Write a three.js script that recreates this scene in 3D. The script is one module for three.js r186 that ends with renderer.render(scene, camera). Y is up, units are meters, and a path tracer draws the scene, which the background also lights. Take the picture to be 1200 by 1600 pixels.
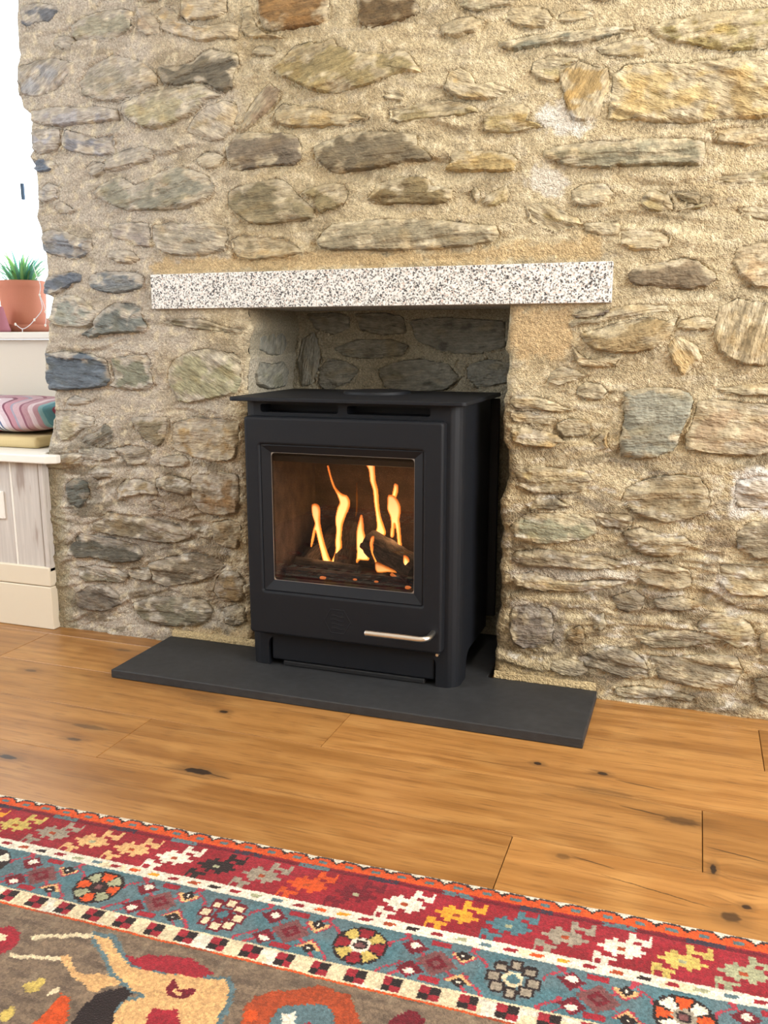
import * as THREE from 'three';
import { RectAreaLightUniformsLib } from 'three/addons/lights/RectAreaLightUniformsLib.js';
import { RoundedBoxGeometry } from 'three/addons/geometries/RoundedBoxGeometry.js';
import { mergeGeometries, mergeVertices, toCreasedNormals } from 'three/addons/utils/BufferGeometryUtils.js';
import { Brush, Evaluator, SUBTRACTION } from 'three-bvh-csg';

// ---------------------------------------------------------------- camera, sky, lights, exposure
const scene = new THREE.Scene();
const camera = new THREE.PerspectiveCamera(60.98, 1200 / 1600, 0.05, 60);
camera.rotation.order = 'YXZ';
camera.position.set(0.4814, 0.8198, 1.9497);
camera.rotation.set(-0.1976, 0.342, -0.0013);
scene.add(camera);

const renderer = new THREE.WebGLRenderer({ antialias: true });
renderer.toneMapping = THREE.LinearToneMapping;
renderer.toneMappingExposure = 1.0;
renderer.shadowMap.enabled = true;
RectAreaLightUniformsLib.init();

scene.background = new THREE.Color(0.86, 0.94, 1.0);      // bright overcast sky behind the windows
scene.backgroundIntensity = 4.2;

// daylight entering through the window in the right-hand wall (outside the frame)
const doorLight = new THREE.RectAreaLight(new THREE.Color(1.0, 0.985, 0.965), 18, 1.6, 1.15);
doorLight.position.set(2.52, 1.47, 1.15);
doorLight.lookAt(-1.0, 1.47, 1.15);
scene.add(doorLight);
// added cool fill at an invented left-hand window, standing in for lens haze
const coolFillLight = new THREE.RectAreaLight(new THREE.Color(0.80, 0.90, 1.0), 11, 1.1, 1.0);
coolFillLight.position.set(-2.60, 1.40, 1.55);
coolFillLight.lookAt(0.5, 0.9, 0.9);
scene.add(coolFillLight);
// the ceiling lamp of the room (outside the frame)
const lampLight = new THREE.RectAreaLight(new THREE.Color(1.0, 0.95, 0.88), 21, 0.36, 0.36);
lampLight.position.set(0.35, 2.27, 0.75);
lampLight.lookAt(0.35, 0, 0.75);
scene.add(lampLight);

// ---------------------------------------------------------------- helpers
let seed = 7;
const rnd = () => { seed = (seed * 1664525 + 1013904223) >>> 0; return seed / 4294967296; };
const PERM = new Uint8Array(512);
{ const p = [...Array(256).keys()]; for (let i = 255; i > 0; i--) { const j = Math.floor(rnd() * (i + 1)); [p[i], p[j]] = [p[j], p[i]]; } for (let i = 0; i < 512; i++) PERM[i] = p[i & 255]; }
const GX = [1, -1, 0.7071, -0.7071, 0, 0, 0.7071, -0.7071], GY = [0, 0, 0.7071, 0.7071, 1, -1, -0.7071, -0.7071];
const fade = (t) => t * t * t * (t * (t * 6 - 15) + 10);
function noise(x, y) {                                  // gradient noise, about -0.7 .. 0.7
  const xi = Math.floor(x), yi = Math.floor(y), fx = x - xi, fy = y - yi, u = fade(fx), v = fade(fy);
  const X = xi & 255, Y = yi & 255, a = PERM[X] + Y, b = PERM[X + 1] + Y;
  const g = (h, px, py) => GX[h & 7] * px + GY[h & 7] * py;
  const n0 = g(PERM[a], fx, fy), n1 = g(PERM[b], fx - 1, fy), n2 = g(PERM[a + 1], fx, fy - 1), n3 = g(PERM[b + 1], fx - 1, fy - 1);
  const p0 = n0 + u * (n1 - n0), p1 = n2 + u * (n3 - n2);
  return p0 + v * (p1 - p0);
}
const fbm = (x, y, n = 4) => { let s = 0, a = 1; for (let i = 0; i < n; i++) { s += a * noise(x, y); x = x * 2.03 + 17.1; y = y * 2.03 + 5.7; a *= 0.5; } return s; };
const hash = (i, j = 0) => { const s = Math.sin(i * 127.1 + j * 311.7) * 43758.5453; return s - Math.floor(s); };
const clamp = (x, a = 0, b = 1) => Math.min(b, Math.max(a, x));
const sstep = (a, b, x) => { const t = clamp((x - a) / (b - a)); return t * t * (3 - 2 * t); };
const mix = (a, b, t) => a + (b - a) * t;
const lin = (hex) => { const c = new THREE.Color('#' + hex.replace('#', '')); return [c.r, c.g, c.b]; };
const mix3 = (a, b, t) => [mix(a[0], b[0], t), mix(a[1], b[1], t), mix(a[2], b[2], t)];
const V2 = (s) => { const v = s.trim().split(/\s+/).map(Number), o = []; for (let i = 0; i < v.length; i += 2) o.push([v[i] / 1000, v[i + 1] / 1000]); return o; };

const taken = {};
const numbered = (n) => { taken[n] = (taken[n] ?? -1) + 1; return taken[n] ? n + '_' + String(taken[n]).padStart(3, '0') : n; };
function tag(o, label, category, group) { Object.assign(o.userData, { label, category }); if (group) o.userData.group = group; return o; }
const at = new Map();                                    // where each thing's base stands in the world
function thing(name, label, category, base, group) {
  const o = new THREE.Group(); o.name = numbered(name); o.position.set(...base); scene.add(o); at.set(o, base);
  return tag(o, label, category, group);
}
function struct(name, base = [0, 0, 0]) { const o = new THREE.Group(); o.name = name; o.position.set(...base); o.userData.kind = 'structure'; scene.add(o); at.set(o, base); return o; }
function part(name, geo, mat, parent) {                  // geo is given in world coordinates
  const b = parent ? at.get(parent) : [0, 0, 0];
  if (parent) { geo.translate(-b[0], -b[1], -b[2]); }
  const m = new THREE.Mesh(geo, mat); m.castShadow = m.receiveShadow = true;
  const n = parent ? parent.children.filter((c) => c.name.replace(/_\d{3}$/, '') === name).length : 0;
  m.name = parent ? (n ? name + '_' + String(n).padStart(3, '0') : name) : numbered(name);
  (parent ?? scene).add(m); at.set(m, b);
  return m;
}
function solo(name, geo, mat, label, category, group) {  // a thing that is one mesh
  geo.computeBoundingBox(); const c = geo.boundingBox.getCenter(new THREE.Vector3()), y = geo.boundingBox.min.y;
  geo.translate(-c.x, -y, -c.z);
  const m = part(name, geo, mat); m.position.set(c.x, y, c.z); at.set(m, [c.x, y, c.z]);
  return tag(m, label, category, group);
}
const box = (x0, x1, y0, y1, z0, z1, r = 0, seg = 2) => {
  const w = x1 - x0, h = y1 - y0, d = z1 - z0;
  const g = r ? new RoundedBoxGeometry(w, h, d, seg, Math.min(r, w / 2.01, h / 2.01, d / 2.01)) : new THREE.BoxGeometry(w, h, d);
  return g.translate((x0 + x1) / 2, (y0 + y1) / 2, (z0 + z1) / 2);
};
function tex(w, h, f, srgb, repeat = true) {             // f(i, j) -> [r, g, b] in 0..255 or a number
  const d = new Uint8Array(w * h * 4);
  for (let j = 0, k = 0; j < h; j++) for (let i = 0; i < w; i++, k += 4) { const c = f(i, j); if (typeof c === 'number') d[k] = d[k + 1] = d[k + 2] = clamp(c, 0, 255); else { d[k] = clamp(c[0], 0, 255); d[k + 1] = clamp(c[1], 0, 255); d[k + 2] = clamp(c[2], 0, 255); } d[k + 3] = 255; }
  const t = new THREE.DataTexture(d, w, h); t.magFilter = THREE.LinearFilter; t.minFilter = THREE.LinearFilter; t.needsUpdate = true;
  if (srgb) t.colorSpace = THREE.SRGBColorSpace;
  if (repeat) t.wrapS = t.wrapT = THREE.RepeatWrapping;
  return t;
}
const grid = (nu, nv, f) => {                            // f(u, v) -> { p, uv, c }
  const pos = [], uv = [], col = [], idx = [];
  for (let j = 0; j <= nv; j++) for (let i = 0; i <= nu; i++) { const r = f(i / nu, j / nv); pos.push(...r.p); uv.push(...(r.uv ?? [i / nu, j / nv])); if (r.c) col.push(...r.c); }
  for (let j = 0; j < nv; j++) for (let i = 0; i < nu; i++) { const a = j * (nu + 1) + i, b = a + 1, c = a + nu + 1, d = c + 1; idx.push(a, b, d, a, d, c); }
  const g = new THREE.BufferGeometry();
  g.setAttribute('position', new THREE.Float32BufferAttribute(pos, 3)); g.setAttribute('uv', new THREE.Float32BufferAttribute(uv, 2));
  if (col.length) g.setAttribute('color', new THREE.Float32BufferAttribute(col, 3));
  g.setIndex(idx); g.computeVertexNormals();
  return g;
};
const std = (o) => new THREE.MeshStandardMaterial(o);
const phy = (o) => new THREE.MeshPhysicalMaterial(o);
const STONES = [
['8c6c42',5,7,2,0.1,'-520 1586 -518 1555 -514 1535 -498 1510 -466 1504 -410 1505 -363 1508 -343 1518 -338 1541 -343 1565'],
['725e40',8,7,3,0.1,'-274 1557 -271 1527 -270 1495 -241 1486 -196 1489 -152 1495 -128 1507 -138 1528 -167 1544'],
['a0977c',0,5,4,0.3,'-50 1530 -49 1510 -25 1496 3 1491 37 1495 71 1495 90 1513'],
['bda67e',-5,9,2,0.35,'-718 1610 -722 1566 -700 1549 -673 1551 -630 1548 -596 1560 -599 1596'],
['b8a27c',-8,7,2.5,0.4,'-794 1580 -782 1565 -773 1540 -747 1527 -709 1515 -675 1503 -615 1505 -573 1498 -565 1527 -597 1540 -639 1538 -690 1541 -724 1553 -740 1585 -766 1594'],
['b5a38b',-5,6,2,0.4,'-841 1599 -840 1557 -836 1540 -815 1532 -775 1530 -778 1550 -794 1574 -807 1593'],
['9f9a86',5,7,4,0.3,'-1030 1578 -1022 1545 -980 1538 -915 1534 -878 1540 -855 1552 -852 1589 -883 1599 -938 1599 -995 1591'],
['73767c',20,8,4,0.2,'-1180 1639 -1178 1594 -1155 1584 -1131 1592 -1091 1590 -1058 1610 -1069 1626 -1126 1640'],
['ab986e',5,5,4,0.5,'-561 1564 -559 1513 -548 1501 -507 1494 -458 1491 -471 1498 -504 1504 -523 1520 -529 1539 -534 1567'],
['736c5c',12,7,4,0.1,'-790 1461 -762 1460 -730 1458 -694 1465 -667 1483 -641 1486 -616 1478 -578 1471 -572 1446 -589 1427 -587 1395 -612 1385 -659 1409 -697 1416 -746 1412 -782 1423 -793 1446'],
['a39c8b',12,7,4,0.35,'-965 1488 -917 1501 -890 1494 -845 1482 -813 1463 -795 1442 -793 1421 -826 1413 -863 1404 -907 1394 -954 1395 -1010 1414 -1027 1445 -995 1475'],
['a1a0a0',35,8,5,0.3,'-1089 1508 -1051 1500 -1027 1487 -1044 1465 -1076 1442 -1107 1426 -1147 1419 -1187 1430 -1207 1469 -1200 1499 -1139 1508'],
['a9a184',8,9,5,0.35,'-898 1387 -850 1403 -786 1409 -724 1408 -671 1408 -642 1394 -620 1381 -660 1374 -679 1360 -700 1347 -727 1338 -755 1327 -810 1320 -846 1330 -882 1347 -903 1364'],
['ae9e7f',-25,7,6,0.5,'-697 1340 -665 1360 -621 1371 -587 1364 -576 1342 -589 1307 -616 1284 -651 1280 -685 1293 -716 1310'],
['a4a1a2',8,8,4,0.35,'-1174 1395 -1089 1398 -1031 1389 -973 1389 -912 1373 -910 1352 -957 1350 -1035 1349 -1084 1348 -1134 1355 -1181 1371'],
['8f8f95',-15,7,5,0.3,'-1075 1341 -1027 1330 -979 1314 -921 1321 -927 1296 -934 1273 -964 1268 -1021 1276 -1070 1289 -1088 1307'],
['a9a7ab',0,6,3,0.4,'-1183 1345 -1094 1346 -1089 1312 -1107 1291 -1156 1285 -1183 1306'],
['6b7686',0,9,4,0.1,'-1186 1273 -1161 1278 -1121 1270 -1102 1257 -1128 1243 -1161 1242 -1184 1252'],
['9b8c63',18,12,6,0.2,'-486 1424 -452 1448 -427 1469 -395 1474 -364 1468 -332 1475 -320 1458 -287 1444 -241 1433 -204 1430 -174 1436 -152 1424 -137 1404 -123 1383 -152 1388 -196 1381 -226 1373 -249 1366 -287 1363 -318 1359 -350 1360 -386 1370 -421 1391 -461 1405'],
['9b8970',40,8,3,0.2,'-567 1320 -542 1357 -511 1385 -494 1397 -466 1381 -478 1359 -509 1329 -529 1317 -555 1298 -574 1292'],
['b09a6d',3,9,4,0.35,'-488 1325 -462 1350 -414 1341 -366 1332 -319 1314 -272 1313 -242 1299 -273 1294 -296 1288 -335 1292 -367 1289 -407 1295 -431 1295 -464 1301'],
['9f9068',8,11,6,0.3,'-198 1315 -193 1291 -174 1284 -137 1286 -78 1287 -35 1289 7 1293 -4 1307 -36 1317 -64 1322 -93 1326 -122 1322 -152 1317'],
['b0996b',-20,8,7,0.5,'-68 1361 -76 1352 -65 1340 -47 1329 -33 1322 0 1317 41 1318 62 1324 75 1332 48 1342 27 1353 -1 1350 -16 1373 -37 1386 -62 1381'],
['ac9a6b',3,10,6,0.35,'10 1288 15 1268 16 1253 43 1248 78 1247 118 1250 143 1255 132 1263 104 1268 117 1289 96 1304 62 1309 38 1302'],
['838270',10,9,7,0.25,'43 1430 48 1415 73 1408 113 1410 140 1413 179 1412 212 1406 243 1410 281 1415 318 1423 317 1430 293 1431 255 1437 217 1435 178 1436 132 1436 119 1434 93 1433'],
['ab9b74',10,8,3,0.4,'312 1410 282 1404 244 1397 255 1381 296 1372 339 1369 355 1380 361 1393 343 1407'],
['a19362',6,10,8,0.35,'345 1425 378 1433 426 1435 461 1440 507 1438 608 1434 614 1364 558 1362 512 1362 465 1369 417 1387 380 1398 360 1407'],
['c1ac7c',-20,11,9,0.35,'281 1341 303 1359 334 1360 370 1359 407 1351 455 1352 513 1352 615 1349 624 1248 568 1237 522 1238 462 1237 414 1238 377 1242 339 1252 302 1250 274 1255 277 1285'],
['ab915f',60,8,3,0.3,'171 1355 194 1369 213 1376 246 1360 271 1356 276 1327 268 1292 260 1262 231 1255 205 1260 190 1292 180 1324'],
['aa9c73',-10,7,4,0.4,'117 1383 154 1391 193 1384 219 1379 200 1368 171 1359 176 1343 158 1338 135 1346 115 1364'],
['928c73',1,9,4,0.2,'147 1209 200 1215 252 1218 291 1214 341 1218 391 1214 440 1208 466 1203 468 1180 465 1158 431 1159 394 1163 344 1163 300 1164 281 1160 255 1165 222 1166 188 1176 164 1187 145 1194'],
['ae9d70',-15,12,7,0.3,'348 1098 360 1113 372 1116 404 1105 411 1091 414 1075 387 1070 364 1075 352 1086'],
['776b4e',-5,8,4,0.1,'417 1108 461 1107 466 1082 453 1081 431 1092'],
['978a66',5,8,4,0.3,'418 1072 464 1075 485 1084 484 1095 469 1097 467 1080 442 1081'],
['c1aa7b',2,9,2,0.35,'307 1039 338 1041 389 1036 413 1023 410 1004 379 996 340 997 314 1010'],
['7f7059',3,12,5,0.05,'330 948 342 961 368 967 405 973 436 980 468 973 487 960 503 947 505 934 490 922 459 916 421 918 383 924 351 926 335 935'],
['bba27c',10,7,5,0.5,'539 993 574 1004 644 1008 651 916 581 917 549 943 535 968'],
['b6a577',-30,9,6,0.45,'110 1097 151 1102 192 1083 219 1069 236 1055 207 1047 180 1039 152 1050 124 1064'],
['7b705f',3,9,4,0.1,'-611 1266 -581 1293 -547 1296 -497 1289 -448 1286 -423 1273 -411 1250 -411 1225 -430 1214 -466 1214 -516 1213 -567 1209 -598 1216 -611 1237'],
['756a53',3,11,3.5,0.05,'-383 1248 -351 1262 -304 1270 -257 1276 -227 1273 -181 1266 -137 1260 -133 1236 -110 1222 -99 1207 -104 1202 -151 1200 -212 1195 -258 1190 -297 1188 -336 1192 -360 1207 -376 1225'],
['a89364',2,10,2,0.15,'-63 1213 -56 1219 -6 1218 37 1214 79 1203 90 1192 84 1169 52 1169 10 1174 -33 1175 -70 1180 -55 1195'],
['857a5d',3,10,6,0.15,'-609 1165 -586 1175 -534 1182 -483 1189 -455 1178 -429 1151 -405 1132 -383 1113 -386 1093 -419 1089 -469 1085 -520 1083 -554 1089 -588 1112 -613 1136'],
['918460',15,8,4,0.25,'-418 1154 -385 1164 -345 1170 -305 1165 -294 1148 -301 1123 -338 1111 -370 1104 -382 1127 -405 1145'],
['837452',2,11,7,0.1,'-253 1125 -242 1145 -227 1161 -204 1166 -151 1174 -106 1165 -99 1151 -50 1140 -53 1121 -84 1109 -136 1112 -181 1114 -227 1118'],
['7b6e52',20,7,2,0.1,'-11 1133 -1 1143 10 1131 11 1115 4 1108 -6 1116'],
['a2956d',30,7,3,0.3,'15 1107 25 1124 46 1132 67 1142 75 1128 67 1109 47 1099 28 1100'],
['968c72',5,12,8,0.2,'-371 1026 -379 1045 -362 1063 -338 1080 -274 1084 -212 1085 -135 1081 -61 1075 -3 1065 48 1060 55 1043 38 1026 -2 1018 -60 1016 -120 1012 -181 1014 -243 1016 -307 1017 -347 1020'],
['9d8f6f',3,8,6,0.3,'-608 1055 -573 1064 -504 1056 -454 1051 -429 1037 -414 1018 -438 1008 -489 1007 -540 1002 -583 1008 -600 1028'],
['a79f8d',-8,8,4,0.4,'-824 1096 -768 1101 -713 1095 -659 1095 -621 1087 -611 1058 -623 1032 -663 1021 -717 1017 -772 1021 -809 1035 -826 1062'],
['a99f96',-5,7,5,0.45,'-957 1103 -899 1108 -836 1102 -833 1067 -840 1042 -874 1046 -912 1060 -947 1074'],
['989584',10,10,6,0.25,'-1000 1182 -979 1200 -939 1213 -906 1214 -870 1194 -826 1206 -779 1229 -733 1234 -698 1221 -663 1204 -647 1181 -656 1160 -684 1142 -729 1132 -784 1132 -840 1131 -897 1134 -938 1148 -972 1162'],
['8e939d',-10,7,4,0.3,'-1173 1195 -1137 1217 -1107 1207 -1114 1176 -1152 1165 -1179 1176'],
['8e9298',-8,8,5,0.3,'-1188 1086 -1147 1101 -1097 1093 -1058 1078 -1018 1074 -1016 1053 -1032 1033 -1073 1023 -1123 1029 -1153 1038 -1188 1051'],
['6f7783',-8,14,5,0.05,'-1188 957 -1169 981 -1127 987 -1086 991 -1050 982 -1057 966 -1089 958 -1110 947 -1143 930 -1174 935'],
['7f8589',2,10,4,0.1,'-1031 965 -1016 984 -975 989 -926 988 -878 985 -860 974 -862 946 -901 934 -950 931 -999 939 -1024 949'],
['96998f',-8,7,5,0.4,'-1163 868 -1148 918 -1101 934 -1061 925 -1032 908 -1009 887 -1020 854 -1057 846 -1109 848 -1148 855'],
['6f736e',-15,13,8,0.1,'-1011 872 -993 890 -952 910 -903 908 -871 898 -873 866 -858 848 -869 834 -938 832 -998 827 -1029 818 -1059 828 -1020 851'],
['83785f',-8,10,7,0.2,'-829 866 -800 870 -753 867 -706 868 -670 860 -617 844 -585 841 -588 830 -635 834 -689 839 -745 844 -797 856'],
['646e78',-6,15,6,0.05,'-1197 779 -1125 786 -1073 782 -1022 776 -987 765 -985 735 -981 709 -998 696 -1029 687 -1113 682 -1166 681 -1187 703 -1197 741'],
['868672',-12,9,6,0.25,'-974 768 -922 775 -863 778 -849 752 -858 736 -852 703 -879 686 -928 685 -980 694 -966 718'],
['a39e7e',-30,10,5,0.3,'-803 741 -787 766 -748 785 -692 794 -637 786 -608 781 -594 767 -597 707 -608 686 -642 674 -698 665 -745 653 -777 658 -795 688 -805 717'],
['82775f',5,8,5,0.25,'-923 611 -883 619 -811 618 -813 571 -839 536 -877 552 -905 581'],
['716e63',30,9,4,0.15,'-1038 573 -1006 595 -980 579 -989 548 -1021 532 -1062 536 -1087 544 -1081 558'],
['aa9168',0,8,5,0.55,'-800 602 -738 620 -663 619 -604 617 -602 562 -610 516 -668 505 -743 518 -796 533'],
['aea58b',-5,7,3,0.5,'-1165 625 -1097 627 -1039 611 -1037 589 -1080 575 -1125 546 -1155 541 -1169 576'],
['7f7461',-5,10,5,0.2,'-1079 456 -1046 479 -1005 474 -980 464 -996 451 -1049 440'],
['5f6058',10,9,5,0.1,'-1153 422 -1123 441 -1081 431 -1078 394 -1102 356 -1141 363 -1156 389'],
['998868',5,15,5,0.35,'-974 386 -948 398 -897 410 -847 409 -855 436 -904 451 -955 445 -984 417'],
['967d5c',-3,8,5,0.4,'-745 469 -669 482 -609 476 -606 407 -613 374 -655 366 -712 368 -740 388 -753 430'],
['5d594d',-2,11,6,0.15,'-1161 251 -1126 287 -1062 281 -998 278 -927 266 -906 239 -930 219 -1003 209 -1067 218 -1132 213 -1160 223'],
['8d8067',-6,9,7,0.3,'-1080 316 -1014 353 -931 349 -851 343 -792 329 -754 304 -794 283 -854 279 -925 282 -1008 288 -1061 292'],
['807460',-4,9,6,0.3,'-903 214 -837 238 -756 258 -679 251 -661 230 -701 195 -761 171 -842 154 -888 168'],
['71675a',-8,9,6,0.2,'-1152 102 -1095 136 -1040 141 -1000 117 -991 90 -1035 67 -1101 60 -1144 74'],
['7e7966',-3,8,4,0.3,'-954 99 -884 125 -803 128 -723 132 -699 102 -716 70 -767 50 -848 44 -920 55 -950 76'],
['97805b',0,8,5,0.4,'-685 198 -661 218 -619 216 -605 191 -603 148 -626 131 -671 132 -699 156'],
['8e7b5c',3,8,5,0.35,'-690 345 -646 357 -610 354 -606 312 -617 280 -658 280 -692 297'],
['847760',0,8,4,0.3,'-671 111 -636 127 -604 121 -600 83 -629 65 -669 68'],
['887f69',-10,8,5,0.3,'-1130 185 -1068 196 -1005 194 -964 176 -987 152 -1050 153 -1105 144 -1132 160'],
['847d6c',-8,8,5,0.35,'-1101 522 -1042 530 -970 528 -971 505 -1024 490 -1083 491'],
['7c7063',2,9,5,0.1,'217 868 234 875 268 878 298 878 298 871 268 862 235 859'],
['a0957f',6,8,4,0.3,'305 883 359 889 411 885 422 871 373 869 328 860 304 859 269 848 235 848 219 841 212 851 231 855 271 858'],
['97845f',14,10,5,0.2,'236 827 283 841 322 853 374 863 413 853 435 860 432 840 415 814 390 794 352 786 312 786 271 794 249 810'],
['af9770',-12,9,4,0.4,'221 802 245 780 266 773 292 780 326 779 320 763 287 756 246 755 227 773'],
['bda373',-50,14,5,0.3,'418 799 427 777 444 753 455 740 476 757 491 777 479 803 453 816 433 824'],
['ae9c78',80,9,6,0.4,'509 855 517 881 546 897 583 890 654 885 663 778 605 761 568 765 536 780 519 797 507 823'],
['8d8c7c',5,10,3,0.1,'336 706 382 716 421 717 466 708 480 688 473 657 462 630 454 602 446 582 403 563 364 560 339 567 331 591 336 626 338 667'],
['b09b7c',-5,9,6,0.45,'487 687 511 696 561 690 623 685 671 676 678 598 607 578 557 575 506 580 470 585 466 614 480 648'],
['887d5f',0,9,5,0.3,'522 716 571 723 619 727 667 721 669 707 585 700 535 707'],
['a08c65',0,10,6,0.35,'89 687 100 694 165 688 208 671 230 663 194 657 137 662 101 661 86 672'],
['9b8769',0,9,5,0.45,'90 655 123 659 195 642 181 628 124 630 95 632'],
['b49a6b',-3,12,4,0.3,'91 615 124 623 196 607 218 593 183 578 125 578 96 589'],
['b09462',-40,14,4,0.3,'273 596 293 615 307 619 305 597 312 583 295 575'],
['b7a578',2,8,5,0.5,'105 520 141 537 199 535 267 528 279 510 255 483 201 473 146 474 111 487'],
['7e745f',8,10,5,0.2,'135 448 154 464 201 467 228 449 203 436 162 438 142 429'],
['98967c',-5,9,4,0.3,'101 401 133 425 188 432 245 433 285 421 294 395 273 376 220 363 165 355 109 369 96 388'],
['968667',3,9,5,0.3,'349 497 393 521 458 531 503 526 519 502 527 468 513 446 477 433 438 423 398 429 366 444 344 471'],
['a79168',5,9,7,0.45,'348 396 385 413 440 392 477 399 497 382 466 353 416 346 374 357'],
['c3b8a6',-5,9,7,0.3,'573 523 610 539 683 538 687 481 615 463 580 467 572 492'],
['867b64',5,9,6,0.25,'578 413 605 440 690 451 697 370 623 359 587 375'],
['8d8066',-5,9,6,0.35,'108 333 162 345 249 344 320 338 366 327 349 314 279 305 207 306 137 300 102 312'],
['ae9c76',-3,8,6,0.5,'100 278 149 290 223 274 295 281 368 288 337 268 253 250 165 244 111 254'],
['80766a',5,9,6,0.35,'100 176 110 201 152 213 194 202 206 176 205 129 185 106 140 100 114 113 102 140'],
['7e6844',0,7,4,0.3,'238 156 264 171 276 160 277 129 251 122 235 132'],
['948d79',0,8,5,0.35,'293 191 316 208 325 181 314 166 296 164'],
['837961',2,8,5,0.3,'388 158 426 174 479 188 519 185 559 182 582 173 535 156 482 142 428 135 402 144'],
['7c725f',-10,9,5,0.25,'270 97 302 120 344 128 380 125 413 100 429 67 391 54 348 62 311 73 278 78'],
['a89b79',8,9,5,0.4,'514 201 543 232 581 236 614 225 633 201 629 167 600 157 573 168 546 179'],
['8f836b',-4,9,5,0.3,'421 115 483 121 549 137 602 136 621 105 604 68 555 54 487 58 443 66'],
['8d8066',0,8,5,0.35,'640 92 718 118 726 19 661 30 646 56'],
['8d826a',-5,8,4,0.3,'352 29 405 42 475 41 527 33 517 20 462 21 393 11 353 13'],
['9f8e6f',-5,8,6,0.45,'390 327 443 338 495 321 503 289 461 273 406 282 380 299'],
['7c725f',-5,8,5,0.3,'334 247 379 267 405 250 400 222 368 212 343 221'],
['867b66',0,8,5,0.35,'424 249 475 261 526 252 514 235 463 225 432 230'],
['ab9a77',-5,9,6,0.45,'551 341 599 345 698 349 703 287 630 275 578 277 554 301'],
['9d9070',10,8,5,0.4,'646 195 709 224 716 139 656 127 647 167'],
['b5a37f',5,8,5,0.45,'478 1224 522 1227 626 1216 629 1186 548 1188 491 1198'],
['9f9168',5,9,6,0.35,'495 1139 632 1143 635 1116 542 1116 496 1125'],
['a69675',-5,8,5,0.35,'536 1071 569 1077 638 1080 641 1044 583 1047 549 1060'],
];
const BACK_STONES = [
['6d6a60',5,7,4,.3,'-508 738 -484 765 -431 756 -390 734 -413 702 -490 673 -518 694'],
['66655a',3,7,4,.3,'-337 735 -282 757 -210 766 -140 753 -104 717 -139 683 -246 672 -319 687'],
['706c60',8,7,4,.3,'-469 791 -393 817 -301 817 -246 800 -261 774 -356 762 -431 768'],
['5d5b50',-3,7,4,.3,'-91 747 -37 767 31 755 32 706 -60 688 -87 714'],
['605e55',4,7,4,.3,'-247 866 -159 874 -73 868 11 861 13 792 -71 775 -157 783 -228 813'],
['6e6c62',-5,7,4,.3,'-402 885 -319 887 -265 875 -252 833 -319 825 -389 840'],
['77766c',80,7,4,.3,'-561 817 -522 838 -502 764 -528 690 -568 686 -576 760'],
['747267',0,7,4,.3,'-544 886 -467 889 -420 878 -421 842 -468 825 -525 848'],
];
const LEFT_EDGE = '1655 -1196 1612 -1204 1567 -1203 1552 -1207 1530 -1203 1500 -1214 1462 -1214 1432 -1211 1404 -1206 1389 -1185 1337 -1184 1298 -1186 1283 -1198 1262 -1183 1195 -1182 1156 -1186 1135 -1196 1096 -1183 1058 -1178 1034 -1173 985 -1171 960 -1186 938 -1178 927 -1158 885 -1166 860 -1177 818 -1181 780 -1197 741 -1197 703 -1187 677 -1173 628 -1181 557 -1197 521 -1209';
const RIGHT_JAMB = '886 78 858 78 817 75 796 71 782 80 754 81 729 76 704 78 682 70 661 73 639 70 610 73 588 72 566 85 533 86 508 88 477 81 447 70 417 71 379 79 348 72 318 76 286 72 264 78 224 74 193 79 169 71 136 65 96 69 34 65';
const LEFT_JAMB = '887 -574 864 -566 845 -561 825 -571 794 -576 771 -575 739 -581 707 -584';
// ---------------------------------------------------------------- the stone chimney wall
const curve = (s) => { const c = V2(s).map(([y, x]) => [y, x]).sort((a, b) => a[0] - b[0]); return (y) => { if (y <= c[0][0]) return c[0][1]; for (let i = 1; i < c.length; i++) if (y <= c[i][0]) return mix(c[i - 1][1], c[i][1], (y - c[i - 1][0]) / (c[i][0] - c[i - 1][0])); return c[c.length - 1][1]; }; };
const leftCurve = curve(LEFT_EDGE), rightJambCurve = curve(RIGHT_JAMB), leftJambCurve = curve(LEFT_JAMB);
const seatSide = (y) => sstep(.500, .478, y);             // below the seat board the face runs on behind the bench
const leftEdge = (y) => mix(leftCurve(y) + 0.004 * noise(y * 60, 3) + 0.002 * noise(y * 170, 9), -1.216, seatSide(y));
const jambR = (y) => rightJambCurve(y) + 0.003 * noise(y * 70, 5);
const jambL = (y) => leftJambCurve(y) + 0.004 * noise(y * 45, 2);
const WALL_TOP = 2.35, WALL_RIGHT = 1.3, RECESS_TOP = 0.9, RECESS_Z = -0.30;
const swell = (x, y) => 0.011 * noise(x * 2.3 + 4, y * 2.6) + 0.006 * noise(x * 6, y * 7 + 3);
function rollBack(x, y) {                                // rounded arrises of the breast and of the recess
  const r = 0.022; let d = x - leftCurve(y) + .05 * seatSide(y);
  if (y < RECESS_TOP) d = Math.min(d, x < -0.2 ? leftJambCurve(y) - x : x - rightJambCurve(y));
  d = clamp(d, 0, r); return Math.sqrt(r * r - (r - d) * (r - d)) - r;
}
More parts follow.
